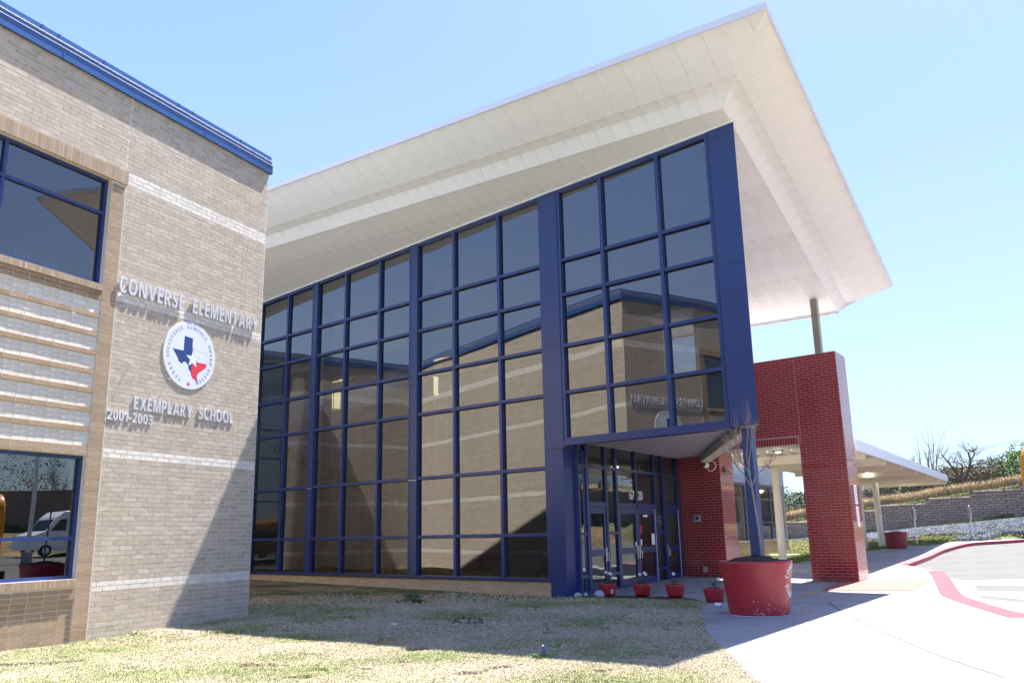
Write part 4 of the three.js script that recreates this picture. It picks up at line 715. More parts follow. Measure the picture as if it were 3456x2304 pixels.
// ------------------------------------------------------------------ red glazed brick portal
const gB = [-0.1016, -0.9948], PZ = -6.8, PT = 1.05, PX = [-0.45, 1.03, 3.49, 4.72], PH = 6.21, PO = 3.76;
const pt = thing('red_brick_portal', 'deep red glazed brick portal with open passage beside the entrance doors', 'portal', OB.toArray(), phiOf(TBX));
{
  const off = (x, t) => [x + gB[0] * t, PZ + gB[1] * t];
  const blk = (g, x0, x1, y0, y1) => { const [ax, az] = off(x0, 0), [bx, bz] = off(x1, 0), [cx, cz] = off(x1, PT), [dx, dz] = off(x0, PT); g.hexa([V(ax, y0, az), V(bx, y0, bz), V(cx, y0, cz), V(dx, y0, dz)], [V(ax, y1, az), V(bx, y1, bz), V(cx, y1, cz), V(dx, y1, dz)]); };
  const core = new GB(); blk(core, PX[0], PX[1], -0.3, PO); blk(core, PX[2], PX[3], -0.3, PO); blk(core, PX[0], PX[3], PO, PH);
  part('core', core.geo(), M.mortarRed, pt);
  const L = 0.262, C = 0.0785, pick = () => ({ k: 'red' }), J = { z: 0.001, p: 0.004, j: 0.012 };
  const front = part('front_face', new GB().box(PX[0] + 0.01, PX[3] - 0.01, PO + 0.01, PH - 0.01, -0.02, -0.002).geo(), M.mortarRed, pt, [0, 0, PZ]);
  const fl = courses(PX[0], PX[3] - 0.004, 0.02, PH, L, C, pick, { ...J, holes: [[PX[1] - 0.004, PX[2] + 0.004, -1, PO + 0.205], [3.535, 3.549, PO, 9]] });
  for (let x = PX[1] + 0.002; x < PX[2] - 0.03; x += C) fl.push({ x0: x, x1: Math.min(x + C - 0.012, PX[2] - 0.004), y0: PO, y1: PO + 0.193, z: 0.001, p: 0.004, k: 'red', t: Math.floor(rnd() * 4) });
  layBricks(fl, front, 'brick', true, 230);
  const sideFace = (name, x, y1, most) => { const m = part(name, new GB().box(0.01, PT - 0.01, -0.2, y1 - 0.01, -0.02, -0.002).geo(), M.mortarRed, pt, [x, 0, PZ]); m.rotation.y = Math.atan2(-gB[1], gB[0]); m.updateWorldMatrix(true, false); layBricks(courses(0, PT, 0.02, y1, L, C, pick, { ...J, off: 0.06 }), m, 'brick', true, most); return m; };
  sideFace('pillar_side', PX[3], PH, 50); sideFace('pier_reveal', PX[1], PO, 20);
  part('passage_ceiling', new GB().hexa([[PX[1] + 0.003, 0.02], [PX[2] - 0.003, 0.02], [PX[2] - 0.003, PT], [PX[1] + 0.003, PT]].map(([x, t]) => { const q = off(x, t); return V(q[0], PO - 0.02, q[1]); }), [[PX[1] + 0.003, 0.02], [PX[2] - 0.003, 0.02], [PX[2] - 0.003, PT], [PX[1] + 0.003, PT]].map(([x, t]) => { const q = off(x, t); return V(q[0], PO - 0.002, q[1]); })).geo(), M.cream, pt);
  part('roof_post', new GB().box(4.1, 4.275, PH - 0.02, 7.9, -7.17, -7.0).geo(), M.steel, bB);
  const at = (x, y, z = 0) => BW(x, y, PZ + 0.006 + z).toArray(), ph = phiOf(TBX);
  const cam = thing('security_camera', 'white dome security camera with looped conduit on the red pier', 'camera', at(0.66, 3.36), ph);
  part('mount_box', boxG(-0.07, 0.09, 0.09, 0.17, 0, 0.12), M.white, cam); part('arm', boxG(-0.02, 0.04, 0.0, 0.09, 0.05, 0.1), M.white, cam);
  part('dome_housing', new THREE.SphereGeometry(0.095, 20, 14).translate(0, 0, 0.12), M.white, cam); part('lens_dome', new THREE.SphereGeometry(0.06, 16, 12).translate(-0.01, 0.01, 0.165), M.glassCar, cam);
  part('conduit', new THREE.TubeGeometry(new THREE.CatmullRomCurve3([V(0.09, 0.13, 0.05), V(0.22, 0.08, 0.05), V(0.28, -0.03, 0.06), V(0.2, -0.16, 0.07), V(0.08, -0.18, 0.08), V(0.02, -0.1, 0.1)]), 24, 0.012, 6), M.white, cam);
  const ic = thing('intercom_panel', 'grey intercom plate on the red pier beside the doors', 'intercom', at(0.2, 1.82), ph); part('plate', boxG(-0.105, 0.105, -0.1, 0.1, 0, 0.03), M.alu, ic); part('screen', boxG(-0.06, 0.04, -0.03, 0.06, 0.031, 0.036), M.black, ic); part('button', boxG(0.06, 0.085, -0.06, -0.03, 0.031, 0.04), M.white, ic);
  const hs = thing('outlet_box', 'small weathered grey outlet box low on the red pier', 'outlet', at(0.35, 0.37), ph); part('box', boxG(-0.055, 0.055, -0.08, 0.08, 0, 0.07), std(0.25, 0.27, 0.25), hs); part('cover', boxG(-0.045, 0.045, -0.09, 0.07, 0.071, 0.085), std(0.3, 0.32, 0.3), hs);
  const rev = (t, y) => { const q = off(PX[1], t); return BW(q[0] + 0.006, y, q[1]).toArray(); };
  const wl = thing('wall_lamp', 'dull metal wall lamp on the inner face of the red pier', 'lamp', rev(0.45, 3.27), phiOf(TBX) + Math.atan2(-gB[1], gB[0])); part('back_plate', boxG(-0.1, 0.1, -0.08, 0.08, 0, 0.03), std(0.35, 0.3, 0.24), wl); part('hood', new GB().hexa([V(-0.12, -0.12, 0.03), V(0.12, -0.12, 0.03), V(0.12, -0.12, 0.2), V(-0.12, -0.12, 0.2)].reverse(), [V(-0.12, 0.06, 0.03), V(0.12, 0.06, 0.03), V(0.12, 0.02, 0.1), V(-0.12, 0.02, 0.1)].reverse()).geo(), std(0.4, 0.35, 0.28), wl);
  const cv = (n) => { const c = document.createElement('canvas'); c.width = 128; c.height = 256; const x = c.getContext('2d'); x.fillStyle = '#f0f0f0'; x.fillRect(0, 0, 128, 256); x.fillStyle = '#9a98a4'; for (let i = 0; i < n; i++) x.fillRect(24 + (i % 3) * 6, 22 + i * 218 / n, 80 - (i % 4) * 10, 130 / n); const t = new THREE.CanvasTexture(c); t.colorSpace = THREE.SRGBColorSpace; return new THREE.MeshStandardMaterial({ map: t, roughness: 0.6 }); };
  for (const [y0, y1, n, lb] of [[2.08, 2.6, 14, 'upper white notice board on the side of the red pillar'], [1.5, 2.03, 6, 'lower white notice board on the side of the red pillar']]) {
    const q = off(PX[3], 0.56), t = thing('notice_board', lb, 'sign', BW(q[0] + 0.007, y0, q[1]).toArray(), phiOf(TBX) + Math.atan2(-gB[1], gB[0]), 'notices on the red pillar');
    part('panel', boxG(-0.14, 0.14, 0, y1 - y0, 0, 0.012), M.white, t); const g = new THREE.PlaneGeometry(0.25, y1 - y0 - 0.04); g.translate(0, (y1 - y0) / 2, 0.0135); part('printed_sheet', g, cv(n), t);
  }
}
// ------------------------------------------------------------------ planters and plants
function potG(rT, rB, h, wall, seg = 64) { const p = [[0.001, 0], [rB, 0], [rB + 0.004, 0.01], [lerp(rB, rT, 0.5) + rT * 0.008, h * 0.5], [rT - 0.006, h * 0.93], [rT + 0.008, h * 0.955], [rT + 0.008, h], [rT - wall, h], [rT - wall - 0.02, h * 0.8]].map(q => new THREE.Vector2(...q)); const g = new THREE.LatheGeometry(p, seg); return g; }
function mound(r, y, hgt, n = 28) { const g = new THREE.CircleGeometry(r, 64, 0), gb = new GB(), R = 9, ring = []; for (let i = 0; i <= R; i++) { const q = []; for (let j = 0; j <= n; j++) { const a = (j % n) / n * 6.2832, k = i / R * r; q.push(V(Math.cos(a) * k, y + hgt * (1 - (i / R) ** 2) + (i < R ? (hash(i, j % n) - 0.5) * 0.035 : 0), -Math.sin(a) * k)); } ring.push(q); } for (let i = 0; i < R; i++) for (let j = 0; j < n; j++) gb.quad(ring[i][j], ring[i + 1][j], ring[i + 1][j + 1], ring[i][j + 1]); return gb.geo(); }
const potP = V(4.24, 0.045, -15.42);
{
  const t = thing('large_red_planter', 'large tapered red planter lettered in white, with bare sapling, on the sidewalk', 'planter', potP.toArray());
  part('pot', potG(0.62, 0.505, 0.91, 0.03), M.potRed, t);
  part('mulch', mound(0.585, 0.86, 0.13), M.mulch, t);
  part('base_rim', new THREE.TorusGeometry(0.503, 0.008, 6, 64).rotateX(Math.PI / 2).translate(0, 0.008, 0), M.white, t);
  const spots = new GB(); for (let i = 0; i < 46; i++) { const a = rr(-0.5, 1.1), y = rr(0.05, 0.36) * rr(0.5, 1), r = lerp(0.508, 0.62, y / 0.91) + 0.0025, s = rr(0.002, 0.008), c = V(Math.sin(a) * r, y, Math.cos(a) * r), e = V(Math.cos(a), 0, -Math.sin(a)).multiplyScalar(s), u = V(0, s, 0); spots.quad(c.clone().sub(e).sub(u), c.clone().add(e).sub(u), c.clone().add(e).add(u), c.clone().sub(e).add(u)); }
  part('paint_spatter', spots.geo(), M.white, t).userData.kind = 'stuff';
  // lettering on an arc round the pot's right-hand side
  const put = (txt, flip, a0, step, yc, R) => [...txt].forEach((ch, i) => {
    const g = letterG(ch, 0.064, 0.003); g.translate(-(g.boundingBox.max.x + g.boundingBox.min.x) / 2, -0.032, 0); g.scale(0.85, 1, 1);
    const th = a0 + step * i, m = new THREE.Matrix4().makeRotationZ(flip ? th : -th); g.applyMatrix4(m);
    const px = Math.sin(th) * R, py = (flip ? -1 : 1) * Math.cos(th) * R; const p = g.attributes.position, az0 = 1.14;
    for (let k = 0; k < p.count; k++) { const x = p.getX(k) + px, y = p.getY(k) + py + yc, r = lerp(0.508, 0.624, clamp(y / 0.91, 0, 1)) + 0.004 + p.getZ(k), a = az0 + x / 0.56; p.setXYZ(k, Math.sin(a) * r, y, Math.cos(a) * r); }
    g.computeVertexNormals(); part('letter', g, M.white, t);
  });
  put('CONVERSE', false, -1.28, 0.36, 0.58, 0.235); put('ELEMENTARY', true, -1.3, 0.29, 0.55, 0.235);
}
function twigs(gb, p, d, len, r, lvl, o) {
  const n = o.seg || 3; let q = p.clone(), dir = d.clone();
  for (let i = 0; i < n; i++) {
    const nx = q.clone().addScaledVector(dir, len / n), r1 = r * (1 - (i + 1) / n * 0.45);
    gb.tube(q, nx, r * (1 - i / n * 0.45), r1, lvl > 1 ? 6 : 4); q = nx; dir.add(V(rr(-1, 1), rr(-0.4, 0.9) * (o.up ?? 1), rr(-1, 1)).multiplyScalar(o.wob ?? 0.14)).normalize();
    if (lvl > 0) for (let k = 0; k < (o.kids ?? 1.4); k++) if (rnd() < 0.85) {
      const s = V(rr(-1, 1), rr(-0.2, 1) * (o.up ?? 1), rr(-1, 1)).normalize(), nd = dir.clone().multiplyScalar(o.keep ?? 0.9).add(s.multiplyScalar(o.spread ?? 0.75)).normalize();
      twigs(gb, q.clone(), nd, len * rr(0.45, 0.75), r1 * rr(0.45, 0.65), lvl - 1, o);
    }
  }
}
{ // sapling
  const t = thing('bare_sapling', 'thin leafless sapling leaning in the large red planter', 'tree', [potP.x + 0.05, potP.y + 0.93, potP.z]);
  const D = 15.99, P = (x, y) => { const q = atD(x, y, Math.hypot(potP.x + 0.05, potP.z)); return q.sub(t.position); };
  const pts = [[2574, 1915], [2571, 1860], [2560, 1775], [2546, 1690], [2534, 1620], [2527, 1590]].map(q => P(...q)); pts[0].y = -0.06;
  const tr = new GB(); for (let i = 0; i + 1 < pts.length; i++) tr.tube(pts[i], pts[i + 1], lerp(0.026, 0.015, i / 5), lerp(0.026, 0.015, (i + 1) / 5), 8);
  part('trunk', tr.geo(), M.bark, t);
  const cr = new GB(), o = { seg: 4, wob: 0.1, keep: 1.15, spread: 0.6, kids: 1.2, up: 1.1 };
  for (const [a, b, c, l] of [[[2527, 1592], [2505, 1560], [2480, 1500], 0.5], [[2527, 1590], [2530, 1540], [2545, 1450], 0.62], [[2530, 1600], [2515, 1575], [2440, 1480], 0.5], [[2533, 1600], [2520, 1540], [2522, 1440], 0.6], [[2538, 1640], [2555, 1600], [2600, 1560], 0.36], [[2540, 1650], [2510, 1600], [2465, 1540], 0.42]]) {
    const A = P(...a), B = P(...b), dd = P(...c).sub(B).normalize(); dd.z += rr(-0.4, 0.4); cr.tube(A, B, 0.013, 0.010, 6); twigs(cr, B, dd.normalize(), l, 0.0095, 2, o);
  }
  part('crown', cr.geo(), M.twig, t);
  part('plant_tie', new GB().box(-0.02, 0.02, -0.03, 0.03, -0.02, 0.02).geo(), std(0.02, 0.25, 0.12), t).position.copy(P(2530, 1590));
}
{ // four small pots with plants
  const sp = [[600, 452, 'small red pot with white paw print beside the single door'], [1060, 462, 'small red pot in front of the double door, second from the blue column'], [1495, 478, 'small red pot in front of the red pier, third from the blue column'], [2015, 548, 'small red pot on the concrete next to the large planter']];
  const leafM = std(0.055, 0.085, 0.03, { side: THREE.DoubleSide }), petal = std(0.75, 0.74, 0.7, { side: THREE.DoubleSide });
  sp.forEach(([x, y, lb], i) => {
    const p = gnd(...zM(x, y)); p.y = 0.047; const s = [1, 1, 1.02, 1.05][i];
    const t = thing('small_red_pot', lb, 'pot', p.toArray(), 0, 'small red pots along the entrance');
    part('pot', new THREE.LatheGeometry([[0.001, 0], [0.155, 0], [0.175, 0.06], [0.2, 0.17], [0.208, 0.24], [0.208, 0.27], [0.19, 0.27], [0.18, 0.22]].map(q => new THREE.Vector2(q[0] * s, q[1] * s)), 40), M.potRed, t);
    part('potting_soil', mound(0.19 * s, 0.235 * s, 0.03, 16), M.mulch, t);
    if (!i) { const g = new GB(); for (const [u, v, r] of [[0, -0.03, 0.026], [-0.04, 0.01, 0.013], [-0.014, 0.03, 0.013], [0.014, 0.03, 0.013], [0.04, 0.01, 0.013]]) { const n = 10; for (let k = 0; k < n; k++) { const f = (rad, an) => { const xx = u + rad * Math.cos(an), yy = 0.11 + v + rad * 1.2 * Math.sin(an), R = 0.187 + (yy - 0.1) * 0.12 + 0.004, a = 0.45 + xx / R; return V(Math.sin(a) * R, yy, Math.cos(a) * R); }; g.tri(f(0, 0), f(r, k / n * 6.283), f(r, (k + 1) / n * 6.283)); } } part('paw_print', g.geo(), std(0.8, 0.78, 0.76, { side: THREE.DoubleSide }), t); }
    const f = thing('potted_flower', ['white flowering plant in the small pot with the paw print', 'white flowering plant in the pot before the double door', 'small white flower in the pot before the red pier', 'low leafy plant with one white bloom in the pot next to the large planter'][i], 'flower', [p.x, p.y + 0.255 * s, p.z]);
    const lg = new GB(), pg = new GB();
    for (let k = 0; k < 70; k++) { const a = rr(0, 6.28), r = rr(0, 0.1), yy = rr(0.0, [0.2, 0.18, 0.12, 0.14][i]), c = V(Math.cos(a) * r, yy, Math.sin(a) * r), u = V(rr(-1, 1), rr(-0.2, 1), rr(-1, 1)).multiplyScalar(0.035), w = V(rr(-1, 1), rr(-0.3, 0.3), rr(-1, 1)).multiplyScalar(0.018); lg.quad(c.clone().sub(w), c.clone().add(w), c.clone().add(u).addScaledVector(w, 0.5), c.clone().add(u).addScaledVector(w, -0.5)); }
    for (const [bx, by] of [[[-0.03, 0.27], [0.05, 0.24], [0.08, 0.23]], [[-0.05, 0.22], [0.06, 0.25], [0.09, 0.22]], [[-0.02, 0.24]], [[0.1, 0.19]]][i]) { lg.tube(V(bx * 0.3, 0.02, 0), V(bx, by, 0.02), 0.003, 0.003, 4); for (let k = 0; k < 7; k++) { const a = k / 7 * 6.28, u = V(Math.cos(a), Math.sin(a) * 0.9 + 0.1, rr(-0.5, 0.8)).multiplyScalar(0.03), w = V(-Math.sin(a), Math.cos(a), 0).multiplyScalar(0.014), c = V(bx, by, 0.02); pg.quad(c, c.clone().add(u).sub(w), c.clone().addScaledVector(u, 1.3), c.clone().add(u).add(w)); } }
    part('leaves', lg.geo(), leafM, f); part('bloom', pg.geo(), petal, f);
  });
}
// white stones by the blue column, litter, little plantings in the lawn
for (const [x, y, s, lb] of [[150, 462, [0.22, 0.07, 0.13], 'flat pale stone at the foot of the blue column'], [290, 454, [0.08, 0.06, 0.07], 'tiny knobbly pale stone beside the single door'], [512, 456, [0.16, 0.10, 0.1], 'lumpy pale stone leaning on the small pot with the paw print']]) {
  const p = gnd(...zM(x, y)), g = new THREE.IcosahedronGeometry(1, 3), q = g.attributes.position;
  for (let i = 0; i < q.count; i++) { const a = q.getX(i), b = q.getY(i), c = q.getZ(i), k = 0.72 + 0.5 * fbm(a * 1.6 + 7 + x, b * 1.6 + c * 1.3 + 3, 3); q.setXYZ(i, a * k * s[0], b * k * s[1] + s[1] * 0.55, c * k * s[2]); }
  g.computeVertexNormals(); const m = solo('pale_stone', g, std(0.5, 0.52, 0.55, { roughness: 0.9, map: again(tGrain, 2) }), lb, 'stone', 'pale stones by the doors'); m.position.set(p.x, 0.035, p.z);
}
{
  const scrap = (p, y, lb, w) => { const g = new THREE.PlaneGeometry(w, w * 0.8, 5, 4), q = g.attributes.position; for (let i = 0; i < q.count; i++) q.setZ(i, (hash(i, 7) - 0.3) * w * 0.35); g.rotateX(-1.2); g.computeVertexNormals(); const m = solo('paper_scrap', g, std(0.75, 0.75, 0.75, { side: THREE.DoubleSide }), lb, 'litter'); m.position.set(p.x, y + w * 0.25, p.z); };
  scrap(gnd(...zM(2062, 604)), 0.05, 'crumpled white paper scrap on the concrete left of the large planter', 0.13); scrap(gnd(...zH(918, 1256)), 0.045, 'white paper scrap lying on the shaded lawn', 0.1);
  const bush = (p, r, h, lb, col, n, cat, nm) => { const t = thing(nm, lb, cat, [p.x, 0.035, p.z]); const md = new GB(); for (let i = 0; i < 420; i++) { const a = rr(0, 6.28), k = Math.sqrt(rnd()) * r * 1.5, c = V(Math.cos(a) * k, rr(0.0, 0.05) * (1.2 - k / r / 1.5) + 0.01, Math.sin(a) * k), u = V(rr(-1, 1), rr(-0.2, 0.3), rr(-1, 1)).multiplyScalar(0.045), w = V(rr(-1, 1), rr(-0.5, 0.5), rr(-1, 1)).multiplyScalar(0.012); md.quad(c.clone().sub(w), c.clone().add(w), c.clone().add(u).add(w), c.clone().add(u).sub(w)); } const mm = part('mulch', md.geo(), std(0.07, 0.026, 0.02, { roughness: 1, side: THREE.DoubleSide }), t); const lf = new GB(); for (let i = 0; i < n; i++) { const a = rr(0, 6.28), k = Math.sqrt(rnd()) * r * 0.8, c = V(Math.cos(a) * k, rr(0.02, h) * (1.1 - k / r * 0.6), Math.sin(a) * k), u = V(rr(-1, 1), rr(0, 1), rr(-1, 1)).multiplyScalar(0.035), w = V(rr(-1, 1), rr(-0.2, 0.2), rr(-1, 1)).multiplyScalar(0.018); lf.quad(c.clone().sub(w), c.clone().add(w), c.clone().add(u).addScaledVector(w, 0.6), c.clone().add(u).addScaledVector(w, -0.6)); } part('leaves', lf.geo(), std(...col, { roughness: 0.8, side: THREE.DoubleSide }), t); return t; };
  bush(gnd(...zH(1022, 1106)), 0.26, 0.24, 'small green shrub in mulch near the low buff wall', [0.10, 0.15, 0.09], 420, 'shrub', 'young_shrub');
  bush(gnd(...zH(1345, 1250)), 0.38, 0.2, 'sparse small shrub in dark mulch in the middle of the lawn', [0.06, 0.07, 0.04], 120, 'shrub', 'young_shrub');
  const p = gnd(...zH(1797, 1452)), bb = thing('bluebonnet', 'single purple bluebonnet in bright leaves on the sunny lawn', 'flower', [p.x, 0.03, p.z]);
  const lf = new GB(); for (let i = 0; i < 160; i++) { const a = rr(0, 6.28), k = rr(0.02, 0.2), c = V(Math.cos(a) * k, rr(0.01, 0.07), Math.sin(a) * k * 0.7), u = V(Math.cos(a), rr(0, 0.8), Math.sin(a)).multiplyScalar(0.03), w = V(-Math.sin(a), 0, Math.cos(a)).multiplyScalar(0.009); lf.quad(c.clone().sub(w), c.clone().add(w), c.clone().add(u).add(w), c.clone().add(u).sub(w)); } part('leaves', lf.geo(), std(0.13, 0.24, 0.06, { side: THREE.DoubleSide }), bb);
  const fl = new GB(true); for (let i = 0; i < 90; i++) { const y = rr(0.05, 0.17), a = rr(0, 6.28), r = 0.026 * (1 - (y - 0.05) / 0.15), c = V(Math.cos(a) * r, y, Math.sin(a) * r), u = V(Math.cos(a), 0.5, Math.sin(a)).multiplyScalar(0.014), w = V(-Math.sin(a), 0, Math.cos(a)).multiplyScalar(0.007); fl.quad(c.clone().sub(w), c.clone().add(w), c.clone().add(u).add(w), c.clone().add(u).sub(w), y > 0.155 ? [0.6, 0.6, 0.65] : [0.16, 0.08, 0.45]); } part('bloom', fl.geo(), std(1, 1, 1, { vertexColors: true, side: THREE.DoubleSide }), bb);
}
// ------------------------------------------------------------------ covered walkway behind the portal
{
  const Yf = 3.68, P1 = atY(2894, 1518.6, Yf), P2 = atY(3201, 1624, Yf), dir = V().subVectors(P2, P1).setY(0), LEN = dir.length(); dir.normalize();
  const lf = uB.clone().multiplyScalar(-1), Wd = 4.3, C = (s, w, y) => P1.clone().addScaledVector(dir, s).addScaledVector(lf, w).setY(y);
  const t = thing('covered_walkway', 'long cream metal walkway canopy on round posts behind the portal', 'canopy');
  const hx = (s0, s1, w0, w1, y0, y1) => new GB().hexa([C(s0, w0, y0), C(s1, w0, y0), C(s1, w1, y0), C(s0, w1, y0)], [C(s0, w0, y1), C(s1, w0, y1), C(s1, w1, y1), C(s0, w1, y1)]).geo();
  part('deck', hx(0, LEN, 0.06, Wd - 0.06, Yf + 0.2, Yf + 0.26), M.cream, t);
  for (const [a, b] of [[0, 0.055], [Wd - 0.055, Wd]]) part('fascia', hx(0, LEN, a, b, Yf, Yf + 0.33), phys(0.62, 0.63, 0.66, { roughness: 0.4 }), t);
  part('fascia', hx(LEN + 0.002, LEN + 0.05, 0, Wd, Yf, Yf + 0.33), M.cream, t);
  for (let w = 0.35; w < Wd - 0.2; w += 0.4) part('deck_rib', hx(0.02, LEN - 0.02, w, w + 0.06, Yf + 0.13, Yf + 0.199), M.cream, t);
  const nb = 7; for (let i = 0; i < nb; i++) { const s = lerp(1.4, LEN - 0.3, i / (nb - 1)); part('beam', hx(s, s + 0.14, 0.07, Wd - 0.07, Yf - 0.16, Yf + 0.128), M.cream, t); part('gusset', hx(s - 0.02, s - 0.001, 0.12, 0.2, Yf - 0.05, Yf + 0.1), M.cream, t); }
  for (const [x, y, s] of [[2645, 1909, 1], [2921, 1855, 1], [2979, 1848, 1]]) { const p = gnd(x, y); part('post', new THREE.CylinderGeometry(0.14, 0.14, Yf - 0.14 - p.y, 28).translate(p.x, (Yf - 0.14 + p.y) / 2, p.z), M.cream, t); }
  const lens = new THREE.MeshStandardMaterial({ color: 0xffffff, emissive: new THREE.Color(1, 0.97, 0.9), emissiveIntensity: 0.4, roughness: 0.4 });
  for (const [x, y] of [[2627, 1525], [2927, 1593], [2997, 1611], [3049, 1624]]) { const p = atY(x, y, Yf + 0.06); part('light_rim', new THREE.CylinderGeometry(0.15, 0.17, 0.08, 24).translate(p.x, p.y + 0.05, p.z), M.black, t); part('light_lens', new THREE.SphereGeometry(0.1, 20, 10, 0, 6.2832, Math.PI / 2, Math.PI / 2).scale(1, 0.45, 1).translate(p.x, p.y + 0.01, p.z), lens, t); const l = new THREE.PointLight(0xfff4e0, 0.12, 6); l.position.set(p.x, p.y - 0.16, p.z); l.castShadow = true; l.shadow.radius = 6; scene.add(l); }
}
{ // grey glazed-block classroom building seen through the portal
  const c = gnd(...zW(520, 1292)), t = thing('grey_block_building', 'grey glazed block classroom building with dark windows seen through the portal', 'building', [c.x, c.y, c.z], phiOf(34.5));
  const H = 4.15, X0 = -12, gb = new GB(), wy = [0.78, 2.95], m1 = phys(0.36, 0.37, 0.40, { roughness: 0.22, clearcoat: 0.5 });
  gb.box(X0, 0, wy[1], H, -6, 0).box(X0, 0, -0.3, 0.55, -6, -0.01).box(-0.35, 0, 0.55, wy[1], -6, 0).box(X0, X0 + 0.3, 0.55, wy[1], -6, 0);
  part('wall', gb.geo(), std(0.3, 0.3, 0.32, { roughness: 0.5 }), t);
  for (let r = 0; r < 6; r++) for (let x = X0 + (r & 1) * 0.25; x < -0.02; x += 0.5) part('wall_block', boxG(x + 0.006, Math.min(x + 0.494, -0.004), wy[1] + 0.008 + r * 0.2, wy[1] + 0.192 + r * 0.2, 0.001, 0.012), m1, t);
  for (let r = 0; r < 3; r++) for (let x = X0 + (r & 1) * 0.3; x < -0.02; x += 0.6) part('stone_block', boxG(x + 0.006, Math.min(x + 0.594, -0.004), -0.1 + r * 0.215, 0.105 + r * 0.215, -0.009, 0.02), MB.buff[r], t);
  for (let r = 0; r < 20; r++) part('wall_block', boxG(0.002, 0.014, 0.008 + r * 0.2, 0.192 + r * 0.2, -0.6, -0.02), m1, t);
  part('sill', boxG(X0 + 0.3, -0.36, 0.55, 0.60, -0.15, 0.05), M.alu, t);
  for (let i = 0; i < 7; i++) { const x0 = X0 + 0.3 + i * 1.62, x1 = Math.min(x0 + 1.62, -0.36), w = part('window', new GB().box(x0, x0 + 0.06, 0.6, wy[1], -0.12, -0.03).box(x1 - 0.06, x1, 0.6, wy[1], -0.12, -0.03).box(x0 + 0.06, x1 - 0.06, 1.3, 1.36, -0.12, -0.03).box(x0 + 0.06, x1 - 0.06, 2.28, 2.34, -0.12, -0.03).box(x0 + 0.06, x1 - 0.06, wy[1] - 0.1, wy[1] - 0.002, -0.12, -0.03).geo(), std(0.10, 0.11, 0.15, { roughness: 0.4 }), t); part('pane', paneG(V(x0 + 0.05, 0.6, -0.08), V(x1 - 0.05, 0.6, -0.08), V(x1 - 0.05, wy[1] - 0.1, -0.08), V(x0 + 0.05, wy[1] - 0.1, -0.08), 0.001, 0.001), glass, w); }
  for (let i = 0; i < 11; i++) part('letter', boxG(-3.9 + i * 0.24, -3.78 + i * 0.24, H - 0.52, H - 0.22, 0.013, 0.03), M.white, t);
  part('roof_edge', boxG(X0 - 0.05, 0.06, H, H + 0.08, -6.05, 0.07), M.alu, t);
}
{ // low concrete slab in the grass behind the portal, far planter, sign posts
  const a = gnd(...zW(330, 1352)), b = gnd(...zW(600, 1345)); const m = solo('utility_slab', new GB().bar(V(a.x, a.y + 0.05, a.z), V(b.x, b.y + 0.05, b.z), 0.9, 0.12).geo(), std(0.5, 0.4, 0.33, { roughness: 0.9 }), 'low reddish concrete slab in the grass before the grey building', 'slab');
  const p = gnd(...zR(405, 795)), t = thing('far_red_planter', 'dark red planter with dead stems at the end of the covered walkway', 'planter', [p.x, p.y + 0.045, p.z]);
  part('pot', potG(0.5, 0.4, 0.72, 0.03, 40), phys(0.22, 0.02, 0.03, { roughness: 0.5 }), t); part('mulch', mound(0.47, 0.68, 0.06, 20), M.mulch, t); const st = new GB(); for (let i = 0; i < 14; i++) { const q = V(rr(-0.2, 0.2), 0.7, rr(-0.2, 0.2)); st.tube(q, q.clone().add(V(rr(-0.12, 0.12), rr(0.1, 0.28), rr(-0.1, 0.1))), 0.008, 0.004, 4); } part('dead_stems', st.geo(), M.twig, t);
  for (const [bx, by, tx, ty, lb] of [[623, 755, 583, 345, 'metal post with two sign backs next to the far planter'], [1213, 688, 1172, 335, 'metal post with two sign backs on the verge by the kerb']]) {
    const q = gnd(...zR(bx, by)), top = atD(...zR(tx, ty), Math.hypot(q.x, q.z)), s = thing('sign_post', lb, 'sign', [q.x, q.y, q.z], 0.75, 'sign posts on the verge'), h = top.y - q.y;
    part('post', new GB().tube(V(0, -0.05, 0), V(0, h, 0), 0.03, 0.03, 10).geo(), M.alu, s); part('post_cap', new THREE.SphereGeometry(0.035, 10, 8).translate(0, h, 0), M.alu, s);
    for (const z of [-0.04, 0.035]) part('sign_panel', boxG(-0.16, 0.16, h - 0.62, h - 0.08, z, z + 0.005), M.alu, s);
  }
}
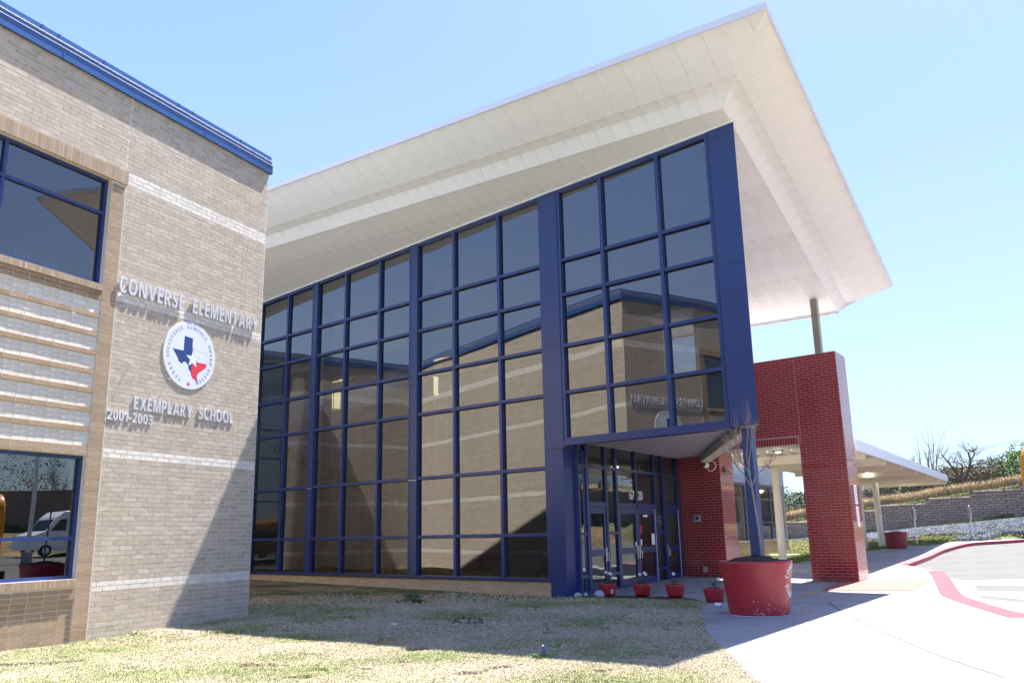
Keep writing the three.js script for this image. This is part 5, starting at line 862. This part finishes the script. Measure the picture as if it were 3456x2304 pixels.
// ------------------------------------------------------------------ retaining wall of split blocks
{
  const t = thing('retaining_wall', 'long retaining wall of rough tan blocks with stepped top below the hillside', 'wall'), BLK = 0.45, BH = 0.155, core = new GB(), pts = [];
  for (let th = 10; th < 97; th += 0.1) { const [r] = wallAt(th); pts.push([Math.sin(th * D2R) * r, -Math.cos(th * D2R) * r, th]); }
  let acc = 0; const list = []; let start = 0;
  for (let i = 1; i < pts.length; i++) {
    const L = Math.hypot(pts[i][0] - pts[start][0], pts[i][1] - pts[start][1]); if (L < BLK) continue;
    const a = pts[start], b = pts[i], [, yb, h] = wallAt((a[2] + b[2]) / 2), n = Math.round((Math.round(h / BH / 1) * BH + 0) / BH), y0 = Math.floor((yb - 0.3) / BH) * BH, top = Math.round((yb + h + 0.05) / BH / 2) * 2 * BH;
    const nx = -(b[1] - a[1]), nz = b[0] - a[0], ll = Math.hypot(nx, nz), inn = V(nx / ll, 0, nz / ll); if (inn.x * a[0] + inn.z * a[1] > 0) inn.multiplyScalar(-1);
    core.hexa([V(a[0], y0, a[1]), V(b[0], y0, b[1]), V(b[0] - inn.x * 0.5, y0, b[1] - inn.z * 0.5), V(a[0] - inn.x * 0.5, y0, a[1] - inn.z * 0.5)], [V(a[0], top - 0.02, a[1]), V(b[0], top - 0.02, b[1]), V(b[0] - inn.x * 0.5, top - 0.02, b[1] - inn.z * 0.5), V(a[0] - inn.x * 0.5, top - 0.02, a[1] - inn.z * 0.5)]);
    for (let y = y0, r = 0; y < top - 0.01; y += BH, r++) { const row = Math.round(y / BH), sh = (row & 1) * 0.5; const A = [lerp(a[0], b[0], sh), lerp(a[1], b[1], sh)], B = [A[0] + (b[0] - a[0]), A[1] + (b[1] - a[1])]; const cap = y > top - BH * 1.5; list.push([A, B, y, inn, rr(0.02, 0.06) + (cap ? 0.03 : 0), Math.floor(rnd() * 4), (a[2] + b[2]) / 2]); }
    start = i;
  }
  part('core', core.geo(), std(0.1, 0.08, 0.065), t);
  const rest = new GB(true); list.sort((p, q) => (p[6] > 16 && p[6] < 31.5 ? 0 : 1) - (q[6] > 16 && q[6] < 31.5 ? 0 : 1) || q[6] - p[6]);
  list.forEach(([A, B, y, n, d, k], i) => { const g = i < 300 ? new GB() : rest, e = 0.018, ux = (B[0] - A[0]), uz = (B[1] - A[1]), f = (s, o, yy) => V(A[0] + ux * s + n.x * o, yy, A[1] + uz * s + n.z * o), col = PAL.block[k]; g.hexa([f(0.02, d, y + e), f(0.98, d, y + e), f(0.98, -0.02, y), f(0.02, -0.02, y)], [f(0.05, d * 0.8, y + BH - e), f(0.95, d * 0.8, y + BH - e), f(0.98, -0.02, y + BH), f(0.02, -0.02, y + BH)], col); if (i < 300) { const m = part(i ? `block_${String(i).padStart(3, '0')}` : 'block', g.geo(), MB.block[k], t); m.material.side = THREE.DoubleSide; } });
  const rm = MBS.dull.clone(); rm.side = THREE.DoubleSide; part('block_remainder', rest.geo(), rm, t).userData.kind = 'stuff';
}
// ------------------------------------------------------------------ hillside plants
const zT = zm(3050, 1480, 5.793);
{
  const R0 = 63, base = atD(...zT(1225, 1015), R0); base.y = terr(base.x, base.z) - 0.1;
  const t = thing('bare_oak', 'bare dark tree with two spreading trunks on the hillside', 'tree', base.toArray()), P = (x, y, dz = 0) => atD(...zT(x, y), R0 + dz).sub(base), gb = new GB(), tw = new GB();
  const limb = (pts, r0, r1, dz) => { const q = pts.map((p, i) => P(p[0], p[1], dz * i / pts.length)); for (let i = 0; i + 1 < q.length; i++) { const a = lerp(r0, r1, i / (q.length - 1)), b = lerp(r0, r1, (i + 1) / (q.length - 1)); gb.tube(q[i], q[i + 1], a, b, 7); if (i) for (let k = 0; k < 5; k++) { const s = q[i].clone().lerp(q[i + 1], rnd()); twigs(tw, s, V(rr(-1, 1), rr(-0.2, 1), rr(-1, 1)).normalize(), rr(0.35, 0.9), 0.017, 2, { seg: 3, wob: 0.28, spread: 0.9, kids: 1, up: 0.6 }); } } };
  limb([[1225, 1020], [1150, 930], [1110, 820]], 0.19, 0.15, 0.2); limb([[1110, 820], [1040, 660], [960, 560], [860, 440], [740, 300]], 0.13, 0.03, -1.2); limb([[1110, 820], [960, 770], [850, 740], [850, 640], [780, 560]], 0.09, 0.02, 1);
  limb([[1225, 1020], [1200, 930], [1215, 760], [1290, 580], [1310, 420], [1270, 270], [1190, 180]], 0.14, 0.025, 0.6); limb([[1310, 420], [1380, 340], [1390, 260], [1420, 220]], 0.06, 0.02, 0.5); limb([[1300, 530], [1480, 490], [1600, 480], [1720, 540]], 0.05, 0.012, -1); limb([[1300, 560], [1500, 580], [1650, 640]], 0.045, 0.012, 0.8); limb([[1130, 780], [1160, 510], [1040, 460], [890, 460]], 0.06, 0.015, 1.2); limb([[1290, 580], [1200, 520], [1180, 440], [1110, 430]], 0.045, 0.012, -0.6);
  part('trunk', gb.geo(), M.barkDark, t); part('crown', tw.geo(), M.barkDark, t);
  // thin bare trees further along
  for (const [x, y, h, lb] of [[640, 1060, 4.6, 'slender bare tree behind the end of the walkway canopy'], [290, 900, 3.0, 'gnarled bare tree seen between the walkway posts'], [480, 900, 4.2, 'thin bare tree left of the spreading bare tree'], [1600, 840, 1.6, 'short bare sapling on the hillside by the utility pole']]) { const p = atD(...zT(x, y), R0 + 3), q = V(p.x, terr(p.x, p.z) - 0.1, p.z), tt = thing('hill_tree', lb, 'tree', q.toArray()), g = new GB(), cr = new GB(); for (let k = 0; k < 3; k++) { const d = V(rr(-0.3, 0.3), 1, rr(-0.3, 0.3)).normalize(); g.tube(V(k * 0.1, 0, 0), d.clone().multiplyScalar(h * 0.35), 0.07, 0.05, 6); twigs(cr, d.clone().multiplyScalar(h * 0.35), d, h * 0.5, 0.045, 3, { seg: 3, wob: 0.14, spread: 0.55, kids: 1, keep: 1.1 }); } part('trunk', g.geo(), M.bark, tt); part('crown', cr.geo(), M.twig, tt); }
}
{
  const bushM = [std(0.13, 0.125, 0.075, { roughness: 1, side: THREE.DoubleSide }), std(0.085, 0.11, 0.05, { roughness: 1, side: THREE.DoubleSide }), std(0.16, 0.135, 0.095, { roughness: 1, side: THREE.DoubleSide }), std(0.12, 0.20, 0.045, { roughness: 1, side: THREE.DoubleSide })];
  const lb = ['scrubby olive bush in the brush on the hillside', 'dark green bush in the brush on the hillside', 'grey brown leafless brush on the hillside', 'bright green leafy bush on the hillside by the bus'];
  const mk = (th, dr, w, h, k) => { const [r] = wallAt(th), R = r + dr, x = Math.sin(th * D2R) * R, z = -Math.cos(th * D2R) * R, t = thing('hill_bush', lb[k], 'bush', [x, terr(x, z) - 0.05, z], 0, ['olive brush', 'green brush', 'bare brush', 'leafy brush'][k]), g = new GB(), s = new GB();
    for (let i = 0; i < 7; i++) { const d = V(rr(-0.7, 0.7), 1, rr(-0.7, 0.7)); twigs(s, V(rr(-0.2, 0.2) * w, 0, rr(-0.2, 0.2)), d.normalize(), h * rr(0.35, 0.5), 0.025, k === 2 ? 2 : 1, { seg: 3, spread: 0.8, wob: 0.2 }); }
    const n = k === 2 ? 900 : k === 3 ? 3200 : 2000; for (let i = 0; i < n; i++) { const a = rr(0, 6.28), q = Math.pow(rnd(), 0.4), el = rr(-0.1, 1), c = V(Math.cos(a) * q * w * 0.55 * Math.sqrt(1.05 - el * el * 0.8), h * (0.08 + 0.9 * Math.max(0, el) * (0.55 + 0.45 * fbm(a * 1.5 + th, el * 3, 2) * 1.6)), Math.sin(a) * q * w * 0.45), u = V(rr(-1, 1), rr(-0.4, 1), rr(-1, 1)).multiplyScalar(0.15), v = V(rr(-1, 1), rr(-0.5, 0.5), rr(-1, 1)).multiplyScalar(0.06); g.quad(c.clone().sub(v), c.clone().add(v), c.clone().add(u).addScaledVector(v, 0.5), c.clone().add(u).addScaledVector(v, -0.5)); }
    part('stems', s.geo(), M.twig, t); part('foliage', g.geo(), bushM[k], t); };
  for (const [th, dr, w, h, k] of [[15.5, 7, 3, 2.2, 2], [16.4, 5, 3, 1.8, 0], [18.0, 5, 2.6, 2.3, 1], [19.5, 5, 2.8, 2.4, 0], [21.0, 5, 2.6, 2.2, 1], [22.2, 5, 2.8, 2.3, 2], [23.3, 5, 2.4, 2.4, 0], [24.3, 5.5, 2.6, 2.2, 2], [25.2, 5.5, 2.2, 2.4, 0], [26.1, 6, 2.4, 2.2, 2], [27.1, 6, 2.6, 1.9, 0], [28.1, 7, 2.6, 1.8, 2], [29.0, 8, 2.6, 1.7, 0], [17.3, 8, 3.4, 2.3, 0], [18.6, 7, 3, 1.8, 2], [20.3, 8, 2.4, 2.1, 2], [21.6, 7, 3.2, 1.9, 0], [22.8, 8, 3, 2.1, 2], [23.9, 7, 2.6, 1.9, 1], [24.8, 8, 3.0, 1.7, 2], [25.8, 7.5, 2.6, 1.6, 0], [26.6, 9, 2.8, 1.9, 2], [27.6, 9, 2.6, 1.6, 2], [28.6, 10, 2.8, 1.5, 0], [29.4, 12, 2.6, 2.0, 1], [30.3, 11, 3, 2.2, 1], [31.3, 10, 3.4, 2.6, 3], [34, 8, 4, 2.6, 1], [38, 9, 5, 3.2, 0], [43, 10, 5, 3, 2], [48, 9, 5, 3.4, 1], [54, 10, 6, 4, 0], [60, 9, 5, 3.6, 2], [67, 10, 6, 4, 1], [75, 9, 6, 4, 0]]) mk(th, dr, w, h, k);
  // instanced ground cover: dry grass, bluebonnets, verge grass
  const blade = (h, w, n) => { const g = new GB(); for (let i = 0; i < n; i++) { const a = i / n * 6.28 + 0.4, lean = 0.25 + 0.2 * (i % 3), c = V(Math.cos(a) * 0.02, 0, Math.sin(a) * 0.02), e = V(-Math.sin(a), 0, Math.cos(a)).multiplyScalar(w), m = V(Math.cos(a) * lean * h * 0.4, h * 0.6, Math.sin(a) * lean * h * 0.4), tp = V(Math.cos(a) * lean * h, h * (0.9 - 0.1 * (i % 2)), Math.sin(a) * lean * h); g.quad(c.clone().sub(e), c.clone().add(e), m.clone().addScaledVector(e, 0.7), m.clone().addScaledVector(e, -0.7)); g.tri(m.clone().addScaledVector(e, -0.7), m.clone().addScaledVector(e, 0.7), tp); } return g.geo(); };
  const inst = (name, label, cat, geo, mat, n, place) => { const m = new THREE.InstancedMesh(geo, mat, n), mt = new THREE.Matrix4(), q = new THREE.Quaternion(), e = new THREE.Euler(), s = V(), c = new THREE.Color(); m.name = name; let k = 0, tries = 0; while (k < n && tries++ < n * 6) { const o = place(); if (!o) continue; e.set(rr(-0.2, 0.2), rr(0, 6.28), rr(-0.2, 0.2)); q.setFromEuler(e); mt.compose(o.p, q, s.set(o.s, o.h ?? o.s, o.s)); m.setMatrixAt(k, mt); m.setColorAt(k, c.setRGB(...o.c)); k++; } m.count = k; m.castShadow = m.receiveShadow = true; m.userData = { kind: 'stuff', label, category: cat }; scene.add(m); return m; };
  const two = std(1, 1, 1, { roughness: 0.95, side: THREE.DoubleSide });
  inst('dry_grass', 'tall dry grass along the hillside above the retaining wall', 'grass', blade(0.8, 0.02, 7), two, 9000, () => { const th = rr(12, 33), [r] = wallAt(th), R = r + 1.6 + Math.pow(rnd(), 1.3) * 9, x = Math.sin(th * D2R) * R, z = -Math.cos(th * D2R) * R; const d = fbm(x * 0.3, z * 0.3, 3); if (d < 0.42) return null; const k = rr(0.75, 1.15); return { p: V(x, terr(x, z) - 0.03, z), s: rr(0.6, 1.2), c: [0.42 * k, 0.33 * k, 0.21 * k] }; });
  inst('hill_grass', 'short green grass on top of the retaining wall', 'grass', blade(0.16, 0.015, 6), two, 9000, () => { const th = rr(12, 34), [r] = wallAt(th), R = r + 0.5 + rnd() * 4.5, x = Math.sin(th * D2R) * R, z = -Math.cos(th * D2R) * R, k = rr(0.7, 1.2); return { p: V(x, terr(x, z) - 0.01, z), s: rr(0.8, 1.4), c: rnd() < 0.65 ? [0.20 * k, 0.235 * k, 0.065 * k] : [0.34 * k, 0.28 * k, 0.15 * k] }; });
  inst('bluebonnet_bank', 'bank of grey lavender bluebonnets at the foot of the retaining wall', 'flowers', blade(0.22, 0.018, 6), two, 16000, () => { const th = rr(17, 34), [r] = wallAt(th), u = rnd(), R = r - 0.3 - u * 9 * sstep(15, 24, th) - u * 2.5, x = Math.sin(th * D2R) * R, z = -Math.cos(th * D2R) * R; const g = fbm(x * 0.4 + 3, z * 0.4, 3); if (u > 0.72 && g > 0.5) return null; const k = rr(0.7, 1.15); return { p: V(x, terr(x, z) - 0.01, z), s: rr(0.7, 1.3), c: rnd() < 0.78 ? [0.27 * k, 0.27 * k, 0.34 * k] : [0.13 * k, 0.2 * k, 0.06 * k] }; });
  inst('verge_grass', 'patchy green and straw grass on the verge beside the walkway', 'grass', blade(0.1, 0.012, 6), two, 26000, () => { const x = rr(6, 34), z = rr(-56, -29); if (inPoly([x, z], sidePoly) || inPoly([x, z], roadPoly)) return null; const th = Math.atan2(x, -z) / D2R; if (th < 14 || th > 33) return null; const g = fbm(x * 0.25, z * 0.25, 3), k = rr(0.7, 1.2); return { p: V(x, terr(x, z) - 0.005, z), s: rr(0.8, 1.5), c: rnd() < g + 0.05 ? [0.17 * k, 0.24 * k, 0.05 * k] : [0.36 * k, 0.29 * k, 0.15 * k] }; });
  // the lawn in front
  const lawnIn = (x, z) => inPoly([x, z], lawnPoly);
  const aN = V(0.9115, 0, 0.4113), offA = (x, z) => (x - KA.x) * aN.x + (z - KA.z) * aN.z, nBz = (x, z) => (x - OB.x) * nB.x + (z - OB.z) * nB.z;
  const alongA = (x, z) => (x - KA.x) * Math.sin(TA * D2R) - (z - KA.z) * Math.cos(TA * D2R);
  const col = (x, z) => { const g = fbm(x * 0.9 + 5, z * 0.9, 4), k = rr(0.7, 1.2), gr = sstep(0.44, 0.74, g + rr(-0.2, 0.2)); return [lerp(0.52, 0.29, gr) * k, lerp(0.445, 0.315, gr) * k, lerp(0.32, 0.13, gr) * k]; };
  const lawnPt = (z0, z1) => { const z = lerp(z0, z1, rnd()), hw = 0.66 * -z, x = rr(-hw, Math.min(hw, 4.2)); if (!lawnIn(x, z)) return null; if (offA(x, z) < 0.03 && alongA(x, z) < 0.03) return null; if (nBz(x, z) < 0.05) return null; return V(x, 0.028, z); };
  inst('lawn_grass', 'short patchy lawn of straw and green grass before the school', 'grass', blade(0.045, 0.0045, 6), two, 210000, () => { const r = rnd(), p = r < 0.62 ? lawnPt(-6.5, -12.5) : r < 0.92 ? lawnPt(-12.5, -19) : lawnPt(-19, -29); if (!p) return null; const bare = fbm(p.x * 2.2 + 9, p.z * 2.2, 3); if (bare < 0.27) return null; const s = rr(0.6, 1.25) * (-p.z > 14 ? 1.5 : 1); return { p, s, h: s * lerp(0.7, 1.35, fbm(p.x * 1.3, p.z * 1.3 + 4, 3)), c: col(p.x, p.z) }; });
}
// ------------------------------------------------------------------ poles, wires and a shed beyond the hill
{
  for (const [x, y0, y1, lb] of [[1665, 620, 830, 'utility pole with cross-arm on the hill beside the bare tree'], [1925, 575, 720, 'utility pole rising from the dark green bush'], [2182, 465, 560, 'short utility pole above the leafy green bush']]) { const a = atD(...zT(x, y1), 95), b = atD(...zT(x - 8, y0), 95), y = Math.min(a.y, terr(a.x, a.z)) - 1, t = thing('utility_pole', lb, 'pole', [a.x, y, a.z], 0, 'utility poles on the hill'); part('pole', new GB().tube(V(0, 0, 0), V(b.x - a.x, b.y - y, 0), 0.16, 0.11, 8).geo(), M.barkDark, t); part('cross_arm', new GB().bar(V(b.x - a.x - 0.55, b.y - y - 0.25, 0.1), V(b.x - a.x + 0.75, b.y - y - 0.3, -0.1), 0.1, 0.12).geo(), M.barkDark, t); }
  for (const [x0, y0, x1, y1, lb] of [[-420, 470, 2400, 0, 'upper overhead wire sagging over the hill'], [-420, 500, 2400, 22, 'lower overhead wire sagging over the hill']]) { const a = atD(...zT(x0, y0), 96), b = atD(...zT(x1, y1), 90), c = a.clone().lerp(b, 0.5); c.y -= 0.35; solo('overhead_wire', new THREE.TubeGeometry(new THREE.QuadraticBezierCurve3(a, c, b), 40, 0.014, 5), M.black, lb, 'wire', 'overhead wires'); }
  const c = atD(...zT(1135, 700), 74), top = atD(...zT(1135, 595), 74), y = terr(c.x, c.z) - 0.3, t = thing('hill_shed', 'brown shed with flat roof behind the spreading bare tree', 'shed', [c.x, y, c.z], -0.45); part('shed_wall', boxG(-1.05, 1.05, 0, top.y - y, -1.2, 1.2), std(0.26, 0.2, 0.13, { map: again(tGrain, 0.8) }), t); part('shed_roof', boxG(-1.2, 1.2, top.y - y, top.y - y + 0.08, -1.35, 1.35), std(0.2, 0.16, 0.12), t); part('shed_door', boxG(-0.4, 0.4, 0, 1.9, 1.201, 1.24), std(0.2, 0.15, 0.1), t);
}
// ------------------------------------------------------------------ vehicles at the kerb and in the lot (seen at the edge and mirrored in the windows)
function extrude(profile, w) { const s = new THREE.Shape(profile.map(p => new THREE.Vector2(...p))); const g = new THREE.ExtrudeGeometry(s, { depth: w - 0.12, bevelEnabled: true, bevelThickness: 0.06, bevelSize: 0.05, bevelSegments: 3, curveSegments: 8 }); g.translate(0, 0, -(w - 0.12) / 2); return g; }
function wheels(t, xs, r, w) { for (const x of xs) for (const s of [-1, 1]) { const wh = part('wheel', new THREE.CylinderGeometry(r, r, 0.24, 28).rotateX(Math.PI / 2), M.tyre, t, [x, r, s * (w / 2 - 0.1)]); part('rim', new THREE.CylinderGeometry(r * 0.6, r * 0.55, 0.26, 20).rotateX(Math.PI / 2), M.alu, wh); } }
{
  const yel = phys(0.62, 0.27, 0.02, { roughness: 0.3, clearcoat: 0.6 });
  const L = 10.6, W = 2.44, x0 = 9.12, z1 = -15.24, b = thing('school_bus', 'yellow orange school bus parked along the pink kerb', 'bus', [x0 + W / 2, -0.085, z1 + L / 2], Math.PI / 2);
  const s = new THREE.Shape(); const hw = W / 2, H = 3.05; s.moveTo(-hw, 0.55); s.lineTo(-hw, H - 0.42); s.quadraticCurveTo(-hw + 0.04, H - 0.04, -hw + 0.5, H); s.lineTo(hw - 0.5, H); s.quadraticCurveTo(hw - 0.04, H - 0.04, hw, H - 0.42); s.lineTo(hw, 0.55); s.closePath();
  const g = new THREE.ExtrudeGeometry(s, { depth: L - 0.2, bevelEnabled: true, bevelThickness: 0.1, bevelSize: 0.08, bevelSegments: 4 }); g.translate(0, 0, -(L - 0.2) / 2); g.rotateY(Math.PI / 2); part('body', g, yel, b);
  for (const sd of [-1, 1]) { for (let i = 0; i < 11; i++) part('window', boxG(-4.75 + i * 0.86, -4.0 + i * 0.86, 1.75, 2.35, sd > 0 ? hw + 0.08 : -hw - 0.1, sd > 0 ? hw + 0.1 : -hw - 0.08), M.glassCar, b); for (const y of [0.75, 1.15, 1.55]) part('rub_rail', boxG(-5.1, 5.1, y, y + 0.09, sd > 0 ? hw + 0.081 : -hw - 0.11, sd > 0 ? hw + 0.11 : -hw - 0.081), M.black, b); }
  for (const e of [-1, 1]) { part('end_window', boxG(e > 0 ? L / 2 + 0.001 : -L / 2 - 0.02, e > 0 ? L / 2 + 0.02 : -L / 2 - 0.001, 1.6, 2.4, -0.95, 0.95), M.glassCar, b); part('bumper', boxG(e > 0 ? L / 2 : -L / 2 - 0.18, e > 0 ? L / 2 + 0.18 : -L / 2, 0.45, 0.75, -hw, hw), M.black, b); for (const z of [-0.95, 0.95]) part('tail_light', boxG(e > 0 ? L / 2 + 0.002 : -L / 2 - 0.04, e > 0 ? L / 2 + 0.04 : -L / 2 - 0.002, 2.55, 2.75, z - 0.12, z + 0.12), std(0.5, 0.02, 0.02), b); }
  wheels(b, [-3.2, 3.1], 0.5, W - 0.1);
  const car = (name, lb, cat, prof, win, w, mat, pos, rot, ws, r) => { const t = thing(name, lb, cat, pos, rot); part('body', extrude(prof, w), mat, t); for (const sd of [-1, 1]) win.forEach(q => part('window', (() => { const sh = new THREE.Shape(q.map(p => new THREE.Vector2(...p))), gg = new THREE.ExtrudeGeometry(sh, { depth: 0.02, bevelEnabled: false }); gg.translate(0, 0, sd > 0 ? w / 2 + 0.001 : -w / 2 - 0.021); return gg; })(), M.glassCar, t)); wheels(t, ws, r, w + 0.05); return t; };
  const y1 = (x, z) => terr(x, z) - 0.085;
  const van = [[-2.9, 0.45], [-2.9, 2.45], [-2.5, 2.62], [0.9, 2.62], [1.35, 2.3], [2.0, 1.45], [2.85, 1.15], [2.95, 0.45]], vw = [[[0.75, 1.45], [0.75, 2.15], [1.2, 2.15], [1.72, 1.45]], [[-0.6, 1.5], [-0.6, 2.2], [0.4, 2.2], [0.4, 1.5]]];
  const vp = [39.5, -24.6]; const vt = car('white_van', 'white high-roof passenger van parked in the lot', 'van', van, vw, 2.0, phys(0.72, 0.72, 0.74, { roughness: 0.25, clearcoat: 0.8 }), [vp[0], y1(...vp), vp[1]], 1.25 + Math.PI, [-1.9, 1.95], 0.38);
  part('windscreen', new GB().quad(V(1.42, 2.28, 0.85), V(2.08, 1.5, 0.9), V(2.08, 1.5, -0.9), V(1.42, 2.28, -0.85)).geo(), M.glassCar, vt);
  const suv = [[-2.4, 0.4], [-2.4, 1.1], [-2.2, 1.75], [-1.9, 1.86], [0.3, 1.84], [1.15, 1.2], [2.35, 1.05], [2.42, 0.4]], sw = [[[-2.0, 1.2], [-1.95, 1.7], [-0.95, 1.72], [-0.95, 1.2]], [[-0.85, 1.2], [-0.85, 1.72], [0.2, 1.72], [0.85, 1.2]]];
  for (const [x, z, c, lb] of [[33.0, -36.5, [0.03, 0.03, 0.035], 'black sport utility car parked in the lot beyond the kerb'], [36.2, -39.2, [0.06, 0.065, 0.075], 'dark grey sport utility car parked in the lot next to the black one'], [39.5, -42, [0.6, 0.6, 0.62], 'silver sport utility car parked in the lot at the end of the row']]) car('parked_car', lb, 'car', suv, sw, 1.9, phys(...c, { roughness: 0.22, clearcoat: 1 }), [x, y1(x, z), z], 0.95, [-1.5, 1.45], 0.38);
  const lp = [31, -20.6], lt = thing('lot_lamp_post', 'tall grey lamp post on concrete base in the parking lot', 'lamp post', [lp[0], y1(...lp), lp[1]]); part('base', new THREE.CylinderGeometry(0.3, 0.3, 0.7, 24).translate(0, 0.35, 0), M.concrete, lt); part('pole', new THREE.CylinderGeometry(0.09, 0.12, 8, 16).translate(0, 4.7, 0), M.alu, lt); part('lamp_head', boxG(-0.7, 0.1, 8.6, 8.75, -0.2, 0.2), M.alu, lt);
}
renderer.render(scene, camera);
